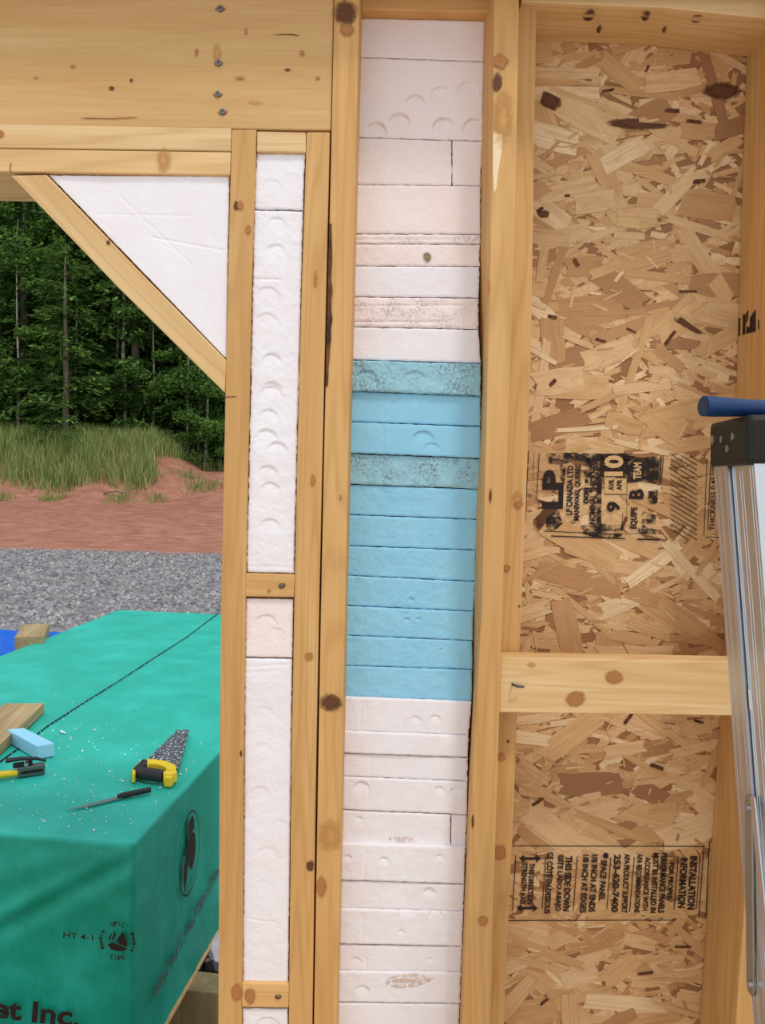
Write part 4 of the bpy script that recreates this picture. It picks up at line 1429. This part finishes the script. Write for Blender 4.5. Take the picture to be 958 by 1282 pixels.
# foam crumbs
vs, fs = [], []
for i in range(240):
    cx_, cy_ = rq.choice([(200, 960, ), (110, 940), (60, 1000), (130, 1010), (200, 1000), (90, 930)])
    p = G(rq.gauss(cx_, 34), min(1045, max(870, rq.gauss(cy_, 24))), TOP)
    lp_ = inv_b @ p
    if not (-BW + .02 < lp_.x < -.02 and .02 < lp_.y < BL_):
        continue
    s_ = rq.choice([.0012, .0016, .002, .003]) * rq.uniform(.8, 1.3)
    b = len(vs)
    a = rq.uniform(0, 3)
    for k in range(3):
        vs.append(p + O((s_ * math.cos(a + k * 2.1), s_ * 1.4 * math.sin(a + k * 2.1), 0.0015)))
    vs.append(p + O((0, 0, .0015 + s_ * 1.3)))
    fs += [[b, b + 1, b + 3], [b + 1, b + 2, b + 3], [b + 2, b, b + 3]]
cr = link('foam_crumbs', mesh('foam_crumbs', vs, fs), M['foam_white'])
tag(cr, 'white foam crumbs scattered over the green wrap', 'foam crumbs', None, 'stuff')
for px, py in ((78, 917),):
    p = G(px, py, TOP + .004)
    sh = tube_mesh('foam_shaving', [p + O((-.012, .012, 0)), p + O((-.004, 0, .004)), p + O((.014, -.006, 0))], [.002, .004, .002], 7)
    tag(link('foam_shaving', sh, M['foam_white']), 'curled white foam shaving beside the blue foam block', 'foam shaving')

# ---- blue tarp stack and timber beyond the bundle
TZ = 0.60
ta = G(120, 793, TZ)
lx = inv_b @ ta
tx1, ty1 = -BW - .04, lx.y
bmx = bmesh.new()
bm = bmx
grid(O((tx1 - 1.6, ty1 - 2.2, TZ)), O((1.6, 0, 0)), O((0, 2.2, 0)), 40, 50)
grid(O((tx1 - 1.6, ty1 - 2.2, 0.0)), O((1.6, 0, 0)), O((0, 0, TZ)), 40, 16)
grid(O((tx1, ty1 - 2.2, 0.0)), O((0, 2.2, 0)), O((0, 0, TZ)), 50, 16)
grid(O((tx1 - 1.6, ty1, 0.0)), O((1.6, 0, 0)), O((0, 0, TZ)), 40, 16)
grid(O((tx1 - 1.6, ty1 - 2.2, 0.0)), O((0, 2.2, 0)), O((0, 0, TZ)), 50, 16)
bmesh.ops.remove_doubles(bm, verts=bm.verts, dist=.0005)
for v in bm.verts:
    if v.co.z > .02:
        n3 = noise.noise_vector(v.co * 4)
        v.co += O((n3.x * .012, n3.y * .012, n3.z * .008))
bmesh.ops.recalc_face_normals(bm, faces=bm.faces)
me = bpy.data.meshes.new('tarp_stack')
bm.to_mesh(me)
bm.free()
me.polygons.foreach_set('use_smooth', [True] * len(me.polygons))
ts = link('tarp_stack', me, M['tarp'], None, bw)
bevel_mod(ts, .02, 3)
tag(ts, 'stack under a bright blue tarpaulin beside the green bundle', 'tarp')
pt = [G(x, y, TZ + .17) for x, y in ((18, 797), (55, 795.5), (68, 786), (33, 785))]
pu = (pt[1] - pt[0]).normalized()
pv = O((-pu.y, pu.x, 0))
pq = [pt[0], pt[0] + pu * (pt[1] - pt[0]).length, pt[0] + pu * (pt[1] - pt[0]).length + pv * .32, pt[0] + pv * .32]
tp_ = prism('timber_offcut', pq, [p - O((0, 0, .165)) for p in pq], M['wood_grey'], pv, None, .006)
tag(tp_, 'squared timber offcut standing on the blue tarpaulin', 'timber')

# ---- under the bundle: bearer, scraps
dn0 = G(256, 1236, .10)
for i, yy in enumerate((.55, 1.9)):
    lo = inv_b @ dn0
    y0 = lo.y if i == 0 else lo.y + 1.6
    b_ = box('bearer', (-BW + .05, .16, y0 - .045, y0 + .045, 0.0, Z0 - .012), M['wood_grey'], None, bw, .004)
    tag(b_, 'weathered bearer under the end of the green bundle' if i == 0 else 'weathered bearer further along under the green bundle', 'timber')
def crumple(name, c, s, mat, label, seed):
    bm_ = bmesh.new()
    bmesh.ops.create_icosphere(bm_, subdivisions=3, radius=1)
    for v in bm_.verts:
        n1 = noise.noise(v.co * 1.7 + O((seed, 0, 0))) + .5 * noise.noise(v.co * 4 + O((seed, 2, 0)))
        v.co *= 1 + .45 * n1
        v.co = O((v.co.x * s[0], v.co.y * s[1], max(-.0, v.co.z * s[2] + s[2] * .6)))
    me_ = bpy.data.meshes.new(name)
    bm_.to_mesh(me_)
    bm_.free()
    return tag(link(name, me_, mat, None, Matrix.Translation(c)), label, 'scrap')
M['plastic_white'] = NT('white_purple_plastic').set(lin(206, 200, 220), 0.4)
M['plastic_dark'] = NT('dark_film').set(lin(58, 56, 62), 0.25)
crumple('crumpled_plastic', G(272, 1212, .03), (.08, .06, .06), M['plastic_white'], 'crumpled white and lilac plastic beside the green bundle', 1)
crumple('crumpled_film', G(264, 1226, .02), (.09, .07, .05), M['plastic_dark'], 'crumpled dark film beside the bearer under the bundle', 6)
wb = [G(x, y, .02) for x, y in ((262, 1282), (277, 1258), (330, 1270), (320, 1300))]
sc_ = prism('foam_scrap', wb, [p - O((0, 0, .018)) for p in wb], M['foam_blue'], wb[1] - wb[0], None, .002)
tag(sc_, 'pale sheet scrap on the ground beside the green bundle', 'scrap')

# gravel stones nearest the building and across the yard
vs, fs = [], []
rp_ = random.Random(9)
def stone(x, y, s, z=0.0):
    b = len(vs)
    a = rp_.uniform(0, 6)
    ring = [(x + s * math.cos(a + k * 1.257) * rp_.uniform(.7, 1.2), y + s * math.sin(a + k * 1.257) * rp_.uniform(.7, 1.2)) for k in range(5)]
    vs.extend([(p, q_, z - .002) for p, q_ in ring])
    vs.extend([(x + (p - x) * .6, y + (q_ - y) * .6, z + s * rp_.uniform(.5, .9)) for p, q_ in ring])
    fs.append([b + 5 + k for k in range(5)])
    fs.extend([[b + k, b + (k + 1) % 5, b + 5 + (k + 1) % 5, b + 5 + k] for k in range(5)])
for i in range(9000):
    yy = rp_.uniform(6.5, 13.3)
    stone(rp_.uniform(-.62 * yy - 1, -.15 * yy), yy, rp_.uniform(.012, .032))
for i in range(900):
    stone(rp_.uniform(-1.3, .2), rp_.uniform(.3, 3.5), rp_.uniform(.006, .02))
gs = link('gravel_stones', mesh('gravel_stones', vs, fs), M['pebble'])
tag(gs, 'grey gravel stones covering the yard', 'gravel', None, 'stuff')

# ================================================================ GRASS BANK
vs, fs = [], []
rg = random.Random(21)
def blade(x, y, h):
    z = ground_h(x, y) - .02
    a = rg.uniform(0, 6.28)
    w = rg.uniform(.006, .014)
    lx_, ly_ = rg.gauss(0, .22) * h, rg.gauss(0, .22) * h
    ca, sa = math.cos(a) * w, math.sin(a) * w
    b = len(vs)
    vs.extend([(x - ca, y - sa, z), (x + ca, y + sa, z), (x + ca * .7 + lx_ * .4, y + sa * .7 + ly_ * .4, z + h * .6), (x - ca * .7 + lx_ * .4, y - sa * .7 + ly_ * .4, z + h * .6), (x + lx_, y + ly_, z + h)])
    fs.extend([[b, b + 1, b + 2, b + 3], [b + 3, b + 2, b + 4]])
for i in range(20000):
    x, y = rg.uniform(-16, -7.2), rg.uniform(22.0, 25.6)
    d = noise.noise(O((x * .5, y * .6, 3))) * .6 + .5 - max(0, (23.2 - y)) * 1.1 - max(0, x + 8.1) * 1.2 - max(0, -x - 11.6) * .25
    if d < rg.uniform(-.25, .3):
        continue
    blade(x, y, rg.uniform(.25, .8) * (1.0 if y > 22.8 else .5))
for cx_, cy_, n_ in ((-6.4, 23.4, 160), (-6.9, 24.0, 120), (-5.9, 23.6, 90), (-8.4, 22.2, 150), (-10.4, 22.2, 150), (-5.4, 24.8, 200), (-12, 22.1, 150), (-7.4, 22.4, 100)):
    for i in range(n_):
        blade(rg.gauss(cx_, .22), rg.gauss(cy_, .16), rg.uniform(.12, .3))
for i in range(5000):
    blade(rg.uniform(-18, 3), rg.uniform(25.4, 27.5), rg.uniform(.2, .5))
me = bpy.data.meshes.new('tall_grass')
me.from_pydata(vs, [], fs)
tag(link('tall_grass', me, M['grass']), 'tall green grass growing on the red earth bank', 'grass', None, 'stuff')
# dead stick on the bank
stp = [(-9.0, 22.5, .05), (-8.6, 22.45, .16), (-8.2, 22.5, .07)]
sk = tube_mesh('fallen_branch', [O((a, b, ground_h(a, b) + c_)) for a, b, c_ in stp], [.03, .025, .012], 7)
tag(link('fallen_branch', sk, M['trunk']), 'short fallen branch lying on the red bank below the grass', 'branch')

# ================================================================ FOREST
def trunk_mesh(name, h, r, seed, segs=9):
    r_ = random.Random(seed)
    pts, x, y = [], 0, 0
    for i in range(10):
        pts.append(O((x, y, h * i / 9 - .15)))
        x += r_.gauss(0, .03); y += r_.gauss(0, .03)
    return tube_mesh(name, pts, [r * (1 - .85 * i / 9) for i in range(10)], segs)


def card(vs, fs, c, d, up, L, W):
    s = d.cross(up)
    if s.length < 1e-4:
        s = d.orthogonal()
    s.normalize()
    b = len(vs)
    vs.extend([c - s * W * .35, c + d * L * .5 - s * W * .5, c + d * L, c + d * L * .5 + s * W * .5])
    fs.append([b, b + 1, b + 2, b + 3])


def spruce_foliage(name, h, rad, seed, z0=.8, dense=1.0):
    r = random.Random(seed)
    vs, fs = [], []
    z = z0
    while z < h:
        f = 1 - z / h
        R = rad * (f ** .75) + .25
        for k in range(int(6 * dense)):
            if r.random() < .12:
                continue
            a = r.uniform(0, 6.283)
            Lb = R * r.uniform(.65, 1.15)
            droop = r.uniform(.1, .35)
            n = int(Lb / .085)
            for i in range(n):
                s = (i + .5) / n
                if s < .15:
                    continue
                p = O((math.cos(a) * Lb * s, math.sin(a) * Lb * s, z - droop * Lb * s * s + .12 * s))
                wd = Lb * .42 * (1 - s) + .1
                for m in range(3):
                    off = r.uniform(-1, 1) * wd
                    q = p + O((-math.sin(a) * off, math.cos(a) * off, r.uniform(-.08, .05) - abs(off) * .25))
                    d = O((math.cos(a) + r.gauss(0, .5), math.sin(a) + r.gauss(0, .5), r.uniform(-.6, .15))).normalized()
                    card(vs, fs, q, d, O((r.gauss(0, .4), r.gauss(0, .4), 1)), r.uniform(.18, .36), r.uniform(.07, .13))
        z += r.uniform(.22, .36)
    me = bpy.data.meshes.new(name)
    me.from_pydata(vs, [], fs)
    me.materials.append(M['needles'])
    return me


def broad_foliage(name, h, rad, seed, z0=.6, n=9000):
    r = random.Random(seed)
    vs, fs = [], []
    blobs = []
    for i in range(34):
        z = r.uniform(z0, h)
        rr = rad * math.sqrt(max(.1, 1 - (z / h - .45) ** 2 * 2.2)) * math.sqrt(r.random())
        a = r.uniform(0, 6.283)
        blobs.append((O((rr * math.cos(a), rr * math.sin(a), z)), r.uniform(.45, .95)))
    for i in range(n):
        c, br = r.choice(blobs)
        d = O((r.gauss(0, 1), r.gauss(0, 1), r.gauss(0, .6))).normalized()
        p = c + O((d.x, d.y, d.z * .55)) * br * r.uniform(.5, 1)
        dd = O((r.gauss(0, 1), r.gauss(0, 1), r.gauss(-.3, .5))).normalized()
        card(vs, fs, p, dd, O((r.gauss(0, .5), r.gauss(0, .5), 1)), r.uniform(.1, .19), r.uniform(.08, .14))
    me = bpy.data.meshes.new(name)
    me.from_pydata(vs, [], fs)
    me.materials.append(M['leaves'])
    return me


SPR = [spruce_foliage('foliage', 15, 2.3, s, z0, dn) for s, z0, dn in ((1, .7, 1.0), (2, 1.2, 1.1), (3, .5, 1.0))]
OPEN = spruce_foliage('foliage', 6.9, 1.9, 9, .5, .95)
BRD = [broad_foliage('foliage', hh, rr, s, .5, n_) for s, hh, rr, n_ in ((4, 7, 2.0, 9000), (5, 9.5, 2.3, 10000), (6, 4, 1.6, 6000))]
TR = [trunk_mesh('trunk', 14.5, .16, s) for s in (1, 2, 3)]
TRB = trunk_mesh('trunk', 8, .06, 7)


def tree(name, x, y, fol, tr, bark, label, group, rz, sc=1.0):
    mw = Matrix.Translation((x, y, ground_h(x, y) - .05)) @ Matrix.Rotation(rz, 4, 'Z') @ Matrix.Diagonal((sc, sc, sc, 1))
    root = empty(name, None, label, 'tree', group, mw)
    link('trunk', tr, M[bark], root, mw)
    if fol is not None:
        link('foliage', fol, None, root, mw)
    return root


rf = random.Random(33)
mp = P(84, 552, 25.6)
main = tree('spruce_tree', mp.x, 25.6, OPEN, trunk_mesh('trunk', 6.9, .13, 12), 'trunk',
            'sparse spruce with a bare grey trunk at the forest edge behind the grass', None, 1.0)
ml = TRB
n_b = 0
for px, yy, s_, lb in ((158, 27.2, 1.15, 'thin pale tree with a bare stem behind the sparse spruce'), (147, 28.0, 1.0, 'second thin pale tree leaning beside another thin stem'),
                       (258, 26.4, 1.0, 'slender pale birch beside the stud of the opening'), (249, 27.0, .9, 'thinner pale birch next to the slender birch')):
    p = P(px, 560, yy)
    tree('birch_tree', p.x, yy, None if n_b % 2 else broad_foliage('foliage', 8.6, 1.1, 40 + n_b, 3.0, 1800), ml if n_b % 2 else trunk_mesh('trunk', 8.5, .065, 50 + n_b), 'birch', lb, None, n_b, s_)
    n_b += 1
GS, GL = 'spruces of the forest behind the bank', 'leafy trees of the forest behind the bank'
LS = ['dense spruce in the first rank of the forest behind the grassy bank', 'tall spruce deep in the forest, behind the first rank of trees']
LL = ['middle-sized leafy tree at the edge of the forest', 'tallest leafy tree among the spruces of the forest', 'low bushy leafy tree at the foot of the forest']
for row, (yy, n_, xa, xb) in enumerate(((28.2, 6, -17.5, -4.6), (31, 8, -20, -5), (34.5, 9, -23, -5), (39, 9, -26, -6), (44, 9, -30, -7), (28.4, 3, -4, 4), (31.5, 4, -5, 5), (36, 4, -5, 6))):
    for i in range(n_):
        x = xa + (xb - xa) * (i + rf.uniform(.2, .8)) / n_
        y = yy + rf.uniform(-.9, .9)
        if row == 0 and abs(x - mp.x * 1.08) < 1.0:
            y += 1.5
        k = rf.randrange(3)
        tree('spruce_tree', x, y, SPR[k], TR[k], 'trunk', LS[0 if yy < 29 else 1], GS, rf.uniform(0, 6), rf.uniform(.85, 1.15))
for x, y, k in ((-13.6, 26.6, 0), (-11.9, 27.4, 2), (-9.0, 27.2, 0), (-7.6, 26.6, 2), (-6.9, 28.4, 1), (-8.3, 29.0, 0), (-10.2, 27.6, 2), (-14.8, 27.6, 1), (-5.4, 27.0, 0), (-6.2, 26.2, 2), (-16, 26.4, 2), (-9.6, 30, 1), (-12.8, 29.6, 1)):
    tree('leafy_tree', x, y, BRD[k], TRB, 'trunk', LL[k], GL, rf.uniform(0, 6), rf.uniform(.8, 1.1) * (1 if k != 2 else .8))
